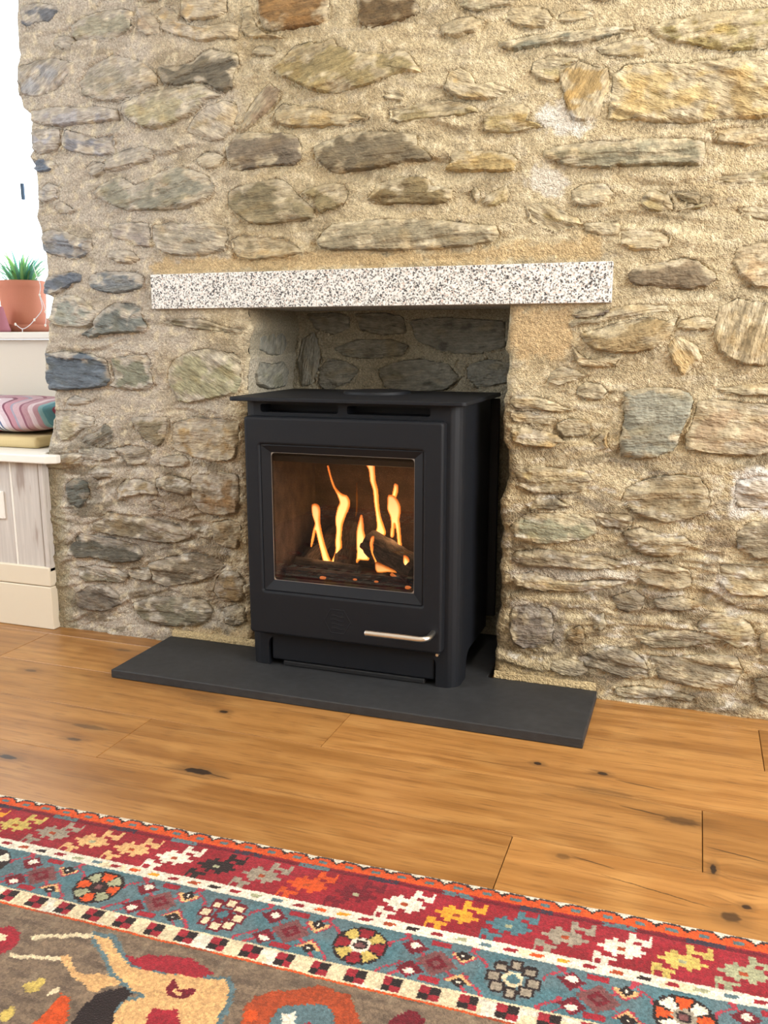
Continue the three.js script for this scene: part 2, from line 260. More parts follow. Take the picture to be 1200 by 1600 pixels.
const prep = (rows) => rows.map(([col, g, h, rel, smear, pts]) => {
  let P = V2(pts), area = 0;
  for (let i = 0; i < P.length; i++) { const a = P[i], b = P[(i + 1) % P.length]; area += a[0] * b[1] - b[0] * a[1]; }
  if (area < 0) P.reverse();
  const Q = [];                                          // one corner-cutting pass, then points every few millimetres
  for (let i = 0; i < P.length; i++) { const a = P[i], b = P[(i + 1) % P.length]; Q.push([mix(a[0], b[0], .08), mix(a[1], b[1], .08)], [mix(a[0], b[0], .92), mix(a[1], b[1], .92)]); }
  const R = [];
  for (let i = 0; i < Q.length; i++) {
    const a = Q[i], b = Q[(i + 1) % Q.length], L = Math.hypot(b[0] - a[0], b[1] - a[1]), n = Math.max(1, Math.round(L / 0.0038));
    for (let k = 0; k < n; k++) { const x = mix(a[0], b[0], k / n), y = mix(a[1], b[1], k / n); R.push([x + .004 * noise(x * 55, y * 55) + .002 * noise(x * 150, y * 150 + 8), y + .0035 * noise(x * 55 + 31, y * 55) + .0018 * noise(x * 150 + 9, y * 150)]); }
  }
  const bb = [1e9, 1e9, -1e9, -1e9];
  for (const [x, y] of P) { bb[0] = Math.min(bb[0], x); bb[1] = Math.min(bb[1], y); bb[2] = Math.max(bb[2], x); bb[3] = Math.max(bb[3], y); }
  return { col: lin(col), g: g * Math.PI / 180, h: h / 1000, rel: rel / 1000, smear, P, R, bb };
});

let lastDy = 0;
function signed(P, x, y) {                               // distance to a polygon, positive inside; lastDy: how far above the point the nearest edge lies
  let d = 1e9, inside = false;
  for (let i = 0, j = P.length - 1; i < P.length; j = i++) {
    const ax = P[j][0], ay = P[j][1], bx = P[i][0], by = P[i][1], ex = bx - ax, ey = by - ay;
    const t = clamp(((x - ax) * ex + (y - ay) * ey) / (ex * ex + ey * ey + 1e-12));
    const dd = (x - ax - t * ex) ** 2 + (y - ay - t * ey) ** 2; if (dd < d) { d = dd; lastDy = ay + t * ey - y; }
    if ((ay > y) !== (by > y) && x < (bx - ax) * (y - ay) / (by - ay) + ax) inside = !inside;
  }
  return inside ? Math.sqrt(d) : -Math.sqrt(d);
}
let nearDy = 0;
function nearest(list, x, y, reach = 0.03) { let best = -1; for (const s of list) if (x > s.bb[0] - reach && x < s.bb[2] + reach && y > s.bb[1] - reach && y < s.bb[3] + reach) { const d = signed(s.P, x, y); if (d > best) { best = d; nearDy = lastDy; } } return best; }

const stones = prep(STONES), backStones = prep(BACK_STONES);
{                                                        // the smaller, half-buried stones between the large ones
  const tones = ['a3936f', '998b6d', 'ab9a78', '8b8068', 'b09c74', '948c7a'];
  for (let i = 0; i < 2600 && stones.length < 285; i++) {
    const x = mix(-1.15, 1.25, hash(i, 11)), y = mix(.06, 2.25, hash(i, 12));
    if (y < .93 && x > -.66 && x < .15 || y > .86 && y < 1.035 && x > -.87 && x < .33) continue;
    const big = y > 1.72 || x > .75 ? .07 : .034, d = -nearest(stones, x, y, .12), w = Math.min(big, d - .010), r = 1.6 + 1.6 * hash(i, 13);
    if (d > .9 ? false : w < .016) continue;
    const hh = Math.min(w, big) * (.75 + .2 * hash(i, 14)), ww = Math.min(hh * r, d > .9 ? .2 : d * 1.45), n = 7, an = (hash(i, 15) - .5) * .4, p = [];
    for (let k = 0; k < n; k++) { const t = k / n * 2 * Math.PI, q = .74 + .42 * hash(i, 20 + k), X = Math.cos(t) * ww * q * 1.05, Y = Math.sin(t) * hh * q; p.push(Math.round(1000 * (x + X * Math.cos(an) - Y * Math.sin(an))) + ' ' + Math.round(1000 * (y + X * Math.sin(an) + Y * Math.cos(an)))); }
    stones.push(...prep([[tones[Math.floor(hash(i, 16) * 6)], an * 57, 5 + 4 * hash(i, 17), 4 + 3 * hash(i, 18), .5 + .2 * hash(i, 19), p.join(' ')]]));
  }
}
// stains and mixes of the mortar, each with a ragged outline of its own
const PATCH = [
  ['d3b98a', .8, '-833 1008 -717 1019 -404 1016 -275 1016 -60 1013 84 1016 221 1026 274 1028 269 989 85 985 -405 975 -831 975'],
  ['cdb286', .8, '83 886 213 884 219 830 217 796 169 764 119 782 83 796'],
  ['ece9e0', .95, '128 1291 183 1311 211 1259 238 1247 219 1234 159 1245 125 1266'],
  ['e6e1d6', .8, '121 1184 175 1171 216 1152 190 1122 143 1111 115 1139'],
  ['e6e3dd', .85, '565 545 645 555 645 455 570 450'], ['e4e0d9', .75, '551 308 587 332 604 277 540 271'],
  ['d6d0c4', .65, '96 319 391 308 379 277 105 274'], ['dad3c6', .75, '103 219 211 215 229 131 207 113 190 189 107 196'],
  ['aca48a', .8, '-1215 477 -1156 484 -1168 194 -1150 101 -1150 -6 -1242 -14'],
  ['d8c49a', .9, '60 52 187 50 306 45 318 18 60 15'], ['d2bb93', .9, '-828 47 -708 51 -570 57 -570 15 -829 15'],
['6f695c', 0.6, '-1045 396 -1058 356 -1100 336 -1141 342 -1162 371 -1165 408 -1131 436 -1088 456 -1046 438'],
  ['6f675a', 0.55, '-820 278 -837 249 -940 239 -1026 230 -1073 247 -1068 269 -1017 291 -932 305 -852 299'],
  ['7c6b55', 0.5, '-624 259 -654 235 -686 210 -738 213 -770 232 -765 261 -730 282 -682 299 -644 282'],
  ['756b5c', 0.55, '-999 98 -1015 64 -1068 50 -1119 45 -1166 62 -1162 101 -1105 121 -1062 131 -1030 119'],
  ['8a7660', 0.45, '-646 394 -699 363 -766 334 -857 339 -914 360 -884 392 -860 427 -772 418 -709 414'],
  ['7d7260', 0.5, '-831 143 -829 118 -876 111 -923 99 -943 121 -945 144 -917 167 -871 171 -840 161'],
  ['8c7352', 0.5, '-595 157 -625 129 -654 101 -688 118 -709 134 -721 161 -692 187 -653 193 -622 180'],
  ['807c6e', 0.5, '-983 548 -979 520 -1031 509 -1084 507 -1128 526 -1110 556 -1074 577 -1028 576 -990 569'],
  ['7d7468', 0.55, '238 171 226 127 183 101 139 112 120 142 125 173 138 206 176 216 213 204'],
  ['7a6240', 0.55, '275 137 277 112 263 97 249 106 240 122 239 144 245 166 260 168 271 156'],
  ['857866', 0.5, '290 321 244 304 210 285 144 281 110 296 121 314 155 329 209 344 247 332'],
  ['86745a', 0.5, '569 387 564 356 554 324 534 323 521 363 517 405 532 426 546 447 568 437'],
  ['7d7264', 0.5, '462 248 466 222 409 210 354 204 336 226 299 247 343 275 404 270 469 278'],
  ['7a7062', 0.5, '420 93 385 65 351 35 286 29 241 51 259 87 289 116 345 132 394 120'],
  ['83776a', 0.5, '652 394 650 365 631 347 611 365 595 377 583 405 603 424 623 426 643 418'],
  ['80766a', 0.5, '599 175 559 161 519 152 471 146 441 151 430 162 470 174 519 182 555 179'],
  ['978868', 0.4, '498 480 495 453 461 435 427 448 397 461 399 487 413 515 455 512 482 500'],
  ['8d826c', 0.4, '522 564 511 557 446 552 389 551 315 550 322 559 373 568 448 572 491 568'],
].map(([c, a, p]) => { const P = V2(p), bb = [Math.min(...P.map((q) => q[0])), Math.min(...P.map((q) => q[1])), Math.max(...P.map((q) => q[0])), Math.max(...P.map((q) => q[1]))]; return { c: lin(c), a, P, bb }; });
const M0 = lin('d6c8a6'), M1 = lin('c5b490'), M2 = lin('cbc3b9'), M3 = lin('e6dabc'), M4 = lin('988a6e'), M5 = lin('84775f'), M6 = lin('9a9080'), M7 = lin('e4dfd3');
function mortarColour(x, y) {
  const n = fbm(x * 7, y * 7, 3), f = fbm(x * 45, y * 45, 2);
  let c = mix3(M0, M1, sstep(-.35, .5, n));
  c = mix3(c, M2, .85 * sstep(-.45, -.90, x + .25 * n));  // pale grey leftward: cool light and lens flare painted over a paler mortar
  c = mix3(c, M4, .55 * sstep(.08, .5, noise(x * 6 + 33, y * 17) + .5 * noise(x * 22, y * 60)));
  // ends of thin slates and streaks of lime salts showing through the pointing, thickest low down beside the opening
  const rub = clamp(.22 + sstep(.72, .40, y + .25 * n) * Math.max(sstep(.02, .14, x), sstep(-.60, -.68, x) * sstep(.66, .46, y))), ly = noise(x * 7 + 3, y * 36 + 2.2 * noise(x * 4, y * 5)), lz = noise(x * 12 + 40, y * 70 + 3 * noise(x * 6, y * 6));
  c = mix3(c, M5, rub * .78 * sstep(.02, .22, ly)); c = mix3(c, M6, rub * .6 * sstep(.1, .3, lz)); c = mix3(c, M7, rub * .8 * sstep(.24, .40, noise(x * 16 + 80, y * 44) + .35 * noise(x * 80, y * 120)));
  c = mix3(c, M3, .55 * sstep(.1, .45, f));
  for (const b of PATCH) if (x > b.bb[0] - .03 && x < b.bb[2] + .03 && y > b.bb[1] - .03 && y < b.bb[3] + .03) {
    const d = signed(b.P, x, y) + .022 * fbm(x * 22, y * 22, 3) + .012 * noise(x * 90, y * 90);
    c = mix3(c, b.c, b.a * sstep(-.008, .008, d));
  }
  const k = 1 + .16 * f + .10 * noise(x * 130, y * 130);
  return [c[0] * k, c[1] * k, c[2] * k];
}
function ledges(x, y) {                                  // rubble and layered crags under and through the pointing
  const m = Math.max(sstep(-.25, .3, noise(x * 3.1 + 20, y * 4.3)), .95 * sstep(.72, .45, y)), w = .9 * noise(x * 8 + 3, y * 10), q = y * 40 + .35 * x * 40 * noise(x * .9, y * .9) + 1.6 * w, i = Math.floor(q), f = q - i;
  const step = mix(hash(i, 71), hash(i + 1, 71), sstep(.78, .98, f)) - .5;
  const q3 = y * 105 + 9 * noise(x * 5, y * 6) + .8 * noise(x * 30, y * 30), i3 = Math.floor(q3), s3 = mix(hash(i3, 17), hash(i3 + 1, 17), sstep(.7, .98, q3 - i3)) - .5;
  return m * (.006 * s3 * sstep(-.1, .3, noise(x * 9 + 70, y * 12)) + .014 * step * sstep(-.3, .3, noise(x * 7, y * 9 + 50)) + .0045 * fbm(x * 14 + 5, y * 30, 3));
}
function mortarHeight(x, y, list = stones) {
  let h = .0032 * fbm(x * 11, y * 11, 3) + .0015 * noise(x * 42, y * 42) + .0011 * noise(x * 95, y * 95) + (list === stones ? ledges(x, y) : 0);
  h += .0016 * sstep(.1, .5, noise(x * 60 + 7, y * 60)) - .0024 * sstep(.36, .5, noise(x * 75, y * 75 + 4));
  const d = nearest(list, x, y), under = nearDy > 0;
  if (d > .004) h -= .008; else if (d > -.026) { const t = 1 + Math.min(0, d) / .026, n = .4 + noise(x * 18, y * 18); h += (under ? -.0065 : .0026) * t * t * n; }
  return h;
}
const sandTex = tex(512, 512, (i, j) => { const n = 222 + 46 * noise(i / 2.4, j / 2.4) + 44 * noise(i / 6, j / 6) + (hash(i, j) - .5) * 30; return [n, n - 2, n - 6]; }, true);
const sandBump = tex(512, 512, (i, j) => 128 + 70 * noise(i / 3, j / 3) + 70 * noise(i / 8, j / 8 + 9) + 40 * noise(i / 1.7, j / 1.7));
const rockTex = tex(1024, 1024, (i, j) => {
  const u = i / 1024, v = j / 1024, s = noise(u * 14 + 3 * noise(u * 5, v * 5), v * 90), t = noise(u * 40, v * 260), n = fbm(u * 22, v * 34, 4);
  const k = 218 + 34 * s + 26 * t + 34 * n + (hash(i, j) - .5) * 18, w = sstep(.15, .5, noise(u * 9 + 5, v * 17));
  return [k + 4 * w, k - 3 * w, k - 16 * w];
}, true);
const rockBump = tex(1024, 1024, (i, j) => { const u = i / 1024, v = j / 1024; return 128 + 55 * noise(u * 18 + 2 * noise(u * 6, v * 6), v * 110) + 40 * noise(u * 60, v * 300) + 48 * fbm(u * 60, v * 70, 3); });
const mortarMat = std({ color: 0xffffff, vertexColors: true, map: sandTex, bumpMap: sandBump, bumpScale: .0068, roughness: .95 });
const rockMat = std({ color: 0xffffff, vertexColors: true, map: rockTex, bumpMap: rockBump, bumpScale: .0075, roughness: .82 });

const wall = struct('wall_back');
function mortarFace(x0, x1, y0, y1, STEP = .0037) {                    // x0, x1: functions of y
  const nu = Math.round((x1(.5 * (y0 + y1)) - x0(.5 * (y0 + y1))) / STEP), nv = Math.round((y1 - y0) / STEP);
  return grid(nu, nv, (u, v) => {
    const y = mix(y0, y1, v), x = mix(x0(y), x1(y), u);
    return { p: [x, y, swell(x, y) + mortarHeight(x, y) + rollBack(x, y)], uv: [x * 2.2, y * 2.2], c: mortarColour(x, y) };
  });
}
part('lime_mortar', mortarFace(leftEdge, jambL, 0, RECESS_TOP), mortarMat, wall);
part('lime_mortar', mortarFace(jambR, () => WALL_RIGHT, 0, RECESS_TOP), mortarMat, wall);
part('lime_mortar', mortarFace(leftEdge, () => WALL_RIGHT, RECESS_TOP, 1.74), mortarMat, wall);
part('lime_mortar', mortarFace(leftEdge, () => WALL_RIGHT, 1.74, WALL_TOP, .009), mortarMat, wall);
function cheek(edge, y0, y1, side, depth, dark) {        // the flanks that run back from the arrises
  const nz = Math.round(depth / .008), ny = Math.round((y1 - y0) / .007);
  return grid(side > 0 ? nz : nz, ny, (u, v) => {
    const y = mix(y0, y1, v), w = side > 0 ? u : 1 - u, z = -.02 - w * depth, x0 = edge(y);
    const x = x0 + side * (.004 * Math.min(1, w * 12) + .010 * w * noise(z * 9, y * 8 + 2) + .004 * noise(z * 40, y * 40) * Math.min(1, w * 8)) - side * .012 * w;
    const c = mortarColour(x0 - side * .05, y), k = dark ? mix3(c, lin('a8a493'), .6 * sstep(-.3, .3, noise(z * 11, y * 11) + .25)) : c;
    return { p: [x, y, z + (w < .01 ? swell(x0, y) : 0)], uv: [z * 2.2, y * 2.2], c: k };
  });
}
const flip = (g) => { const i = g.index.array; for (let k = 0; k < i.length; k += 3) { const t = i[k]; i[k] = i[k + 1]; i[k + 1] = t; } g.computeVertexNormals(); return g; };
part('recess_cheek', flip(cheek(jambL, 0, RECESS_TOP, 1, .31, true)), mortarMat, wall);
part('recess_cheek', flip(cheek(jambR, 0, RECESS_TOP, -1, .31, true)), mortarMat, wall);
part('outer_cheek', flip(cheek(leftEdge, 0, WALL_TOP, -1, .45, false)), mortarMat, wall);
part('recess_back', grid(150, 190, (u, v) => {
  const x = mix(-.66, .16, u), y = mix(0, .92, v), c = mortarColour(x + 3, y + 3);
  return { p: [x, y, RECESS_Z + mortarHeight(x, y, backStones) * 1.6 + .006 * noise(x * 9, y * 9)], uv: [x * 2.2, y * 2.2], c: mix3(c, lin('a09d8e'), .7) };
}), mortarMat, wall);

function stoneGeometry(s, zPlane, isFront) {
  const R = s.R, N = R.length; let cx = 0, cy = 0, sxx = 0, sxy = 0, syy = 0;
  for (const [x, y] of R) { cx += x / N; cy += y / N; }
  for (const [x, y] of R) { sxx += (x - cx) ** 2; sxy += (x - cx) * (y - cy); syy += (y - cy) ** 2; }
  const th = .5 * Math.atan2(2 * sxy, sxx - syy), ca = Math.cos(th), sa = Math.sin(th);
  let a = 0, b = 0;
  for (const [x, y] of R) { a = Math.max(a, Math.abs((x - cx) * ca + (y - cy) * sa)); b = Math.max(b, Math.abs(-(x - cx) * sa + (y - cy) * ca)); }
  const half = Math.max(0, a - b) * .92, rings = Math.max(5, Math.ceil(b / .0038));
  const id = Math.round(Math.abs(cx * 7919 + cy * 104729)) % 997, o1 = id * .37, cg = Math.cos(s.g), sg = Math.sin(s.g);
  const tiltX = (hash(id, 1) - .5) * .05, tiltY = -.02 - hash(id, 2) * .09, base0 = isFront ? swell(cx, cy) : 0;
  const pos = [], uv = [], col = [], idx = [];
  let edgeLow = 0;
  const put = (x, y, d, sink) => {
    const u = x * cg + y * sg, v = -x * sg + y * cg;
    const warp = 1.1 * noise(u * 7 + o1, v * 9) + .35 * noise(u * 30, v * 30 + o1), q = v * 62 + warp * 1.5 + o1, qi = Math.floor(q), f = q - qi;
    const lay = mix(hash(qi, id), hash(qi + 1, id), sstep(.74, .97, f)) - .5;        // bedding ledges
    const q2 = v * 23 + .8 * noise(u * 4 + 9, v * 5 + o1), qj = Math.floor(q2), lay2 = mix(hash(qj, id + 5), hash(qj + 1, id + 5), sstep(.8, .97, q2 - qj)) - .5;
    const lump = fbm(u * 16 + o1, v * 26, 3), fine = noise(u * 60, v * 190 + o1);
    const low = sstep(.1, -.5, (-(x - cx) * sa + (y - cy) * ca) / b) * sstep(-.42, -.1, noise(x * 11 + 5, y * 11 + o1)), bury = Math.max(edgeLow = low, sstep(-.35, .25, noise(x * 13 + o1, y * 13))), e = (1 - (1 - clamp(d / mix(.020, .0035, low))) ** 2) * mix(.35 + .65 * clamp(d / .03), 1, bury);
    let z = mix(.0005, -.003, low) + (s.h * mix(.55, .95, low) + .003) * e + Math.min(1, d / .006) * (s.rel * (1.25 * lay + 1.2 * lay2 + .9 * lump) + .0012 * fine) + (x - cx) * tiltX * e + clamp((y - cy) * tiltY, -.007, .007) * e;
    z += base0 * .6 + (isFront ? swell(x, y) * .4 + rollBack(x, y) * .8 : 0) + zPlane;
    pos.push(x, y, sink ? z - .03 : z);
    uv.push(u * 1.9 + id * .13, v * 1.9 + id * .29);
    const tone = 1 + .26 * lay + .16 * lay2 + .22 * fbm(u * 9 + 40, v * 14, 3), rust = sstep(.12, .5, noise(u * 8 + 60 + o1, v * 13)), pale = sstep(.05, .45, noise(u * 13 + 90, v * 20 + o1));
    let c = s.col.map((k) => k * tone * 1.16);
    c = mix3(c, [c[0] * 1.12, c[1] * .93, c[2] * .68], .24 * rust); c = mix3(c, [c[0] * 1.12 + .02, c[1] * 1.14 + .02, c[2] * 1.16 + .02], .6 * pale);
    if (s.smear) {                                       // mortar dragged over the face while pointing
      const m = fbm(x * 17 + o1, y * 24, 4) + (1 - clamp(d / .03)) * mix(.75, .2, edgeLow) + (s.smear - .5) * 1.3 + .12;
      c = mix3(c, isFront ? mortarColour(x, y) : lin('9d9a8c'), .85 * sstep(-.12, .22, m));
    }
    col.push(...c);
  };
  const ring = (k) => { for (const [ox, oy] of R) { const t = clamp((ox - cx) * ca + (oy - cy) * sa, -half, half), tx = cx + t * ca, ty = cy + t * sa, w = 1 - k / rings, d = Math.hypot(ox - tx, oy - ty) * (k / rings); put(mix(tx, ox, w), mix(ty, oy, w), d, false); } };
  for (const [ox, oy] of R) put(ox, oy, 0, true);
  for (let k = 0; k <= rings; k++) ring(k);
  for (let k = 0; k <= rings; k++) for (let i = 0; i < N; i++) { const j = (i + 1) % N, p = k * N; idx.push(p + i, p + j, p + N + j, p + i, p + N + j, p + N + i); }
  const g = new THREE.BufferGeometry();
  g.setAttribute('position', new THREE.Float32BufferAttribute(pos, 3)); g.setAttribute('uv', new THREE.Float32BufferAttribute(uv, 2)); g.setAttribute('color', new THREE.Float32BufferAttribute(col, 3));
  g.setIndex(idx); g.computeVertexNormals();
  return g;
}
for (const s of stones) part('stone', stoneGeometry(s, 0, true), rockMat, wall);
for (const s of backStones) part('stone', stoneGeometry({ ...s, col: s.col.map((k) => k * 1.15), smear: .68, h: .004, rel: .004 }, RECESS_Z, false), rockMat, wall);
for (const [col, g, pts] of [['8d8b7d', 70, '60 850 125 858 150 842 205 848 232 800 180 772 120 778 62 790'], ['84826f', 20, '70 760 140 752 205 758 240 730 215 690 130 686 60 700 52 735'], ['7a7868', -10, '55 675 150 668 230 676 236 600 140 590 60 600']]) {
  const g0 = stoneGeometry({ ...prep([[col, g, 5, 5, .45, pts]])[0] }, 0, false), m = new THREE.Matrix4().makeBasis(new THREE.Vector3(0, 0, -1), new THREE.Vector3(0, 1, 0), new THREE.Vector3(1, 0, 0)).setPosition(-.574, 0, 0);
  part('stone', g0.applyMatrix4(m), rockMat, wall);
}
// solid masonry behind the faces, the closed throat of the recess, and the plastered wall beyond the breast
const coreMat = std({ color: 0x8a8070, roughness: .95 });
part('masonry_core', box(-1.13, -.64, 0, WALL_TOP, -.47, -.06), coreMat, wall);
part('masonry_core', box(.14, WALL_RIGHT, 0, WALL_TOP, -.47, -.06), coreMat, wall);
part('masonry_core', box(-.66, .16, .905, WALL_TOP, -.47, -.06), std({ color: 0x2c2c2a, roughness: .9 }), wall);
part('masonry_core', box(-.66, .16, 0, .92, -.47, -.345), coreMat, wall);
// a bead of pale mortar where the wall meets the slate hearth
function bead(x0, x1, y) {
  return grid(Math.round((x1 - x0) / .006), 8, (u, v) => { const x = mix(x0, x1, u), t = v * Math.PI / 2, r = .0125 + .003 * noise(x * 40, y), z = .001 + r * Math.cos(t) * .7 + .002 * noise(x * 90, v * 4); return { p: [x, y - .001 + r * 1.35 * Math.sin(t), z + swell(x, y) * sstep(.3, 1, v)], uv: [x * 2.2, v * .05], c: lin('d6c196').map((k) => k * (1 + .12 * noise(x * 60, v * 5))) }; });
}
const HT = .022;
part('mortar_fillet', flip(bead(-.825, -.572, HT)), mortarMat, wall);
part('mortar_fillet', flip(bead(.070, .309, HT)), mortarMat, wall);
// ---------------------------------------------------------------- floor of oak planks
const ROW0 = .0555 - .1915 * 2, ROWH = .1915;            // rows run along the wall
const JOINTS = { '-4': [-1.6, .35, 1.9], '-3': [-.9, 1.2], '-2': [-1.5, .1, 1.8], '-1': [-.55, 1.35], 0: [-1.75, -.05, 1.7], 1: [-1.2, .654, 2.1], 2: [-2.05, -.195, 1.6], 3: [-1.9, -.599, .54, 2.2], 4: [-1.35, .24, 1.75], 5: [-.7, 1.05], 6: [-1.7, .1, 1.6] };
const joints = (k) => JOINTS[k] ?? [-2.1 + hash(k, 3) * 1.2, -.4 + hash(k, 4) * .9, 1.1 + hash(k, 5)];
const rowOf = (z) => Math.floor((z - .0555) / ROWH) + 1;   // row 1 lies between z .0555 and .247
const rowZ = (k) => .0555 + (k - 1) * ROWH;
const KNOTS = [[-.376, .612, .032, .010, 1], [-.467, .355, .012, .007, .8], [.506, .488, .035, .014, .5], [.36, .362, .012, .007, .7], [.236, .363, .009, .006, .8], [.578, .732, .016, .013, .6], [-.694, .579, .02, .006, .6], [-.766, .688, .022, .008, .85], [.556, .617, .005, .014, .8], [.328, .661, .012, .009, .4], [-.70, .52, .05, .010, .45], [.60, .70, .008, .006, .7], [-1.05, .30, .02, .008, .5], [-.92, .10, .03, .007, .45], [.69, .62, .03, .012, .7], [-.55, .30, .07, .02, .25], [.37, .43, .06, .012, .3]];
const CRACKS = [[.385, .378, .475, .388, .0022], [.34, .655, .41, .668, .002], [.39, .69, .56, .72, .0015], [.545, .555, .64, .57, .0022], [-.36, .614, -.30, .618, .003], [.40, .47, .50, .484, .003]];
const W0 = lin('aa7a42'), W1 = lin('8c5e2c'), W2 = lin('63401f'), W3 = lin('bb8d52'), KN = lin('2a1a10');
const FX = 2.7, FZ = ROWH * 7, FX0 = -1.6, FZ0 = rowZ(0);
const toS = (c) => c.map((k) => 255 * (k <= .0031308 ? 12.92 * k : 1.055 * k ** (1 / 2.4) - .055));
const floorMap = tex(2048, 1024, (i, j) => {
  const x = FX0 + (i + .5) / 2048 * FX, z = FZ0 + (j + .5) / 1024 * FZ, k = rowOf(z), js = joints(k);
  let p = 0; while (p < js.length && x > js[p]) p++;
  const id = k * 9 + p + 40, r = hash(id, 8), u = x + r * 9, v = z - rowZ(k);
  let bend = 0, dark = 0;
  for (const [kx, kz, ax, az, s] of KNOTS) { const dx = (x - kx) / ax, dz = (z - kz) / az, d2 = dx * dx + dz * dz; bend += .010 * Math.sign(dz) * Math.exp(-(((x - kx) / (ax * 4)) ** 2) - (dz / 3.5) ** 2); if (d2 < 9) dark = Math.max(dark, s * (sstep(1.1, .35, d2 * (1 + .6 * noise(x * 90, z * 200))) * .95 + .45 * sstep(7, .5, d2))); }
  for (const [x0, z0, x1, z1, w] of CRACKS) { const t = (x - x0) / (x1 - x0); if (t > 0 && t < 1) { const d = Math.abs(z - mix(z0, z1, t) - .002 * noise(x * 60, 4)); dark = Math.max(dark, .85 * sstep(w, w * .3, d) * Math.sin(Math.PI * t) ** .4); } }
  const arch = (v + bend - .09) * (1 + .3 * r), rings = noise(u * 1.1 + 3 * arch, arch * 34 + r * 50 + 1.2 * noise(u * 2.2, v * 7)), streak = noise(u * 5, (v + bend) * 170 + r * 20), pore = noise(u * 20, (v + bend) * 300), flake = noise(u * 9, v * 22 + r * 9);
  const swirl = noise(u * 3.2 + 5 * noise(u * 1.3, v * 6 + r * 20), (v + bend * 2) * 26 + r * 70);
  let c = mix3(W0, W1, sstep(-.45, .5, rings * .8 + .28 * swirl + .35 * noise(u * 3, (v + bend) * 90 + r * 9) + .35 * (r - .5)));
  c = mix3(c, W3, .4 * sstep(.05, .5, flake)); c = mix3(c, W2, .30 * sstep(.1, .5, streak) + .35 * sstep(.12, .45, pore) + .30 * sstep(.18, .5, noise(u * 1.7 + 8, v * 11 + r * 31)));
  const tone = .90 + .22 * hash(id, 2); c = c.map((q) => q * tone);
  return toS(mix3(c, KN, clamp(dark)));
}, true);
const floorBump = tex(1024, 512, (i, j) => { const u = i / 1024 * 2.7, v = j / 512 * 1.34; return 128 + 60 * noise(u * 14, v * 260) + 40 * noise(u * 4, v * 60) + 30 * noise(u * 3, v * 6); });
const floorMat = phy({ color: 0xffffff, map: floorMap, bumpMap: floorBump, bumpScale: .0006, roughness: .42, clearcoat: .3, clearcoatRoughness: .3 });
const floor = struct('floor');
function plank(x0, x1, z0, z1) {
  const g = .0005, b = .0013, y = 0, P = [], I = [], U = [];
  const ring = (e, yy) => { for (const [x, z] of [[x0 + e, z0 + e], [x1 - e, z0 + e], [x1 - e, z1 - e], [x0 + e, z1 - e]]) { P.push(x, yy, z); U.push((x - FX0) / FX, (z - FZ0) / FZ); } };
  const quads = [];
  ring(g, -.016); ring(g, y - .0016); ring(b, y); 
  for (let k = 0; k < 2; k++) for (let i = 0; i < 4; i++) { const j = (i + 1) % 4; quads.push([k * 4 + i, k * 4 + j, k * 4 + 4 + j, k * 4 + 4 + i]); }
  quads.push([8, 9, 10, 11]);
  for (const [a, c, d, e] of quads) I.push(a, d, c, a, e, d);
  const geo = new THREE.BufferGeometry(); geo.setAttribute('position', new THREE.Float32BufferAttribute(P, 3)); geo.setAttribute('uv', new THREE.Float32BufferAttribute(U, 2)); geo.setIndex(I);
  const out = geo.toNonIndexed(); out.computeVertexNormals(); return out;
}
for (let k = rowOf(-.70); k <= rowOf(4.1); k++) {
  const z0 = Math.max(rowZ(k), -.72), z1 = Math.min(rowZ(k) + ROWH, 4.15), xs = [-2.7, ...joints(k).filter((x) => x > -2.6 && x < 2.5), 2.6];
  for (let i = 0; i + 1 < xs.length; i++) part('plank', plank(xs[i], xs[i + 1], z0, z1), floorMat, floor);
}
part('subfloor', box(-2.85, 2.75, -.12, -.0165, -.8, 4.3), std({ color: 0x5a4630, roughness: .9 }), floor);

// ---------------------------------------------------------------- the room shell
const plaster = std({ color: new THREE.Color(...lin('e6dfd2')), roughness: .9, bumpMap: sandBump, bumpScale: .0004 });
const whitePaint = std({ color: new THREE.Color(...lin('e9e6df')), roughness: .5 });
const slab = (name, ...boxes) => { const s = struct(name); boxes.forEach((b) => part('plaster_face', box(...b), plaster, s)); return s; };
slab('ceiling', [-2.85, 2.75, WALL_TOP, 2.5, -.85, 4.3]);
slab('wall_front', [-2.85, 2.75, 0, WALL_TOP, 4.15, 4.3]);
slab('wall_right', [2.6, 2.75, 0, WALL_TOP, -.05, .3], [2.6, 2.75, 0, WALL_TOP, 2.0, 4.15], [2.6, 2.75, 2.06, WALL_TOP, .3, 2.0], [2.6, 2.75, 0, .88, .3, 2.0]);
slab('wall_left', [-2.85, -2.7, 0, WALL_TOP, -.72, .95], [-2.85, -2.7, 0, WALL_TOP, 2.15, 4.15], [-2.85, -2.7, 0, .88, .95, 2.15], [-2.85, -2.7, 1.92, WALL_TOP, .95, 2.15]);
slab('wall_alcove', [-2.7, -1.13, 0, .815, -.72, -.45], [-2.7, -2.5, .815, WALL_TOP, -.72, -.45], [-1.36, -1.13, .815, WALL_TOP, -.72, -.45], [-2.5, -1.36, 2.0, WALL_TOP, -.72, -.45]);
slab('wall_breast_side', [WALL_RIGHT, 2.75, 0, WALL_TOP, -.47, -.05]);
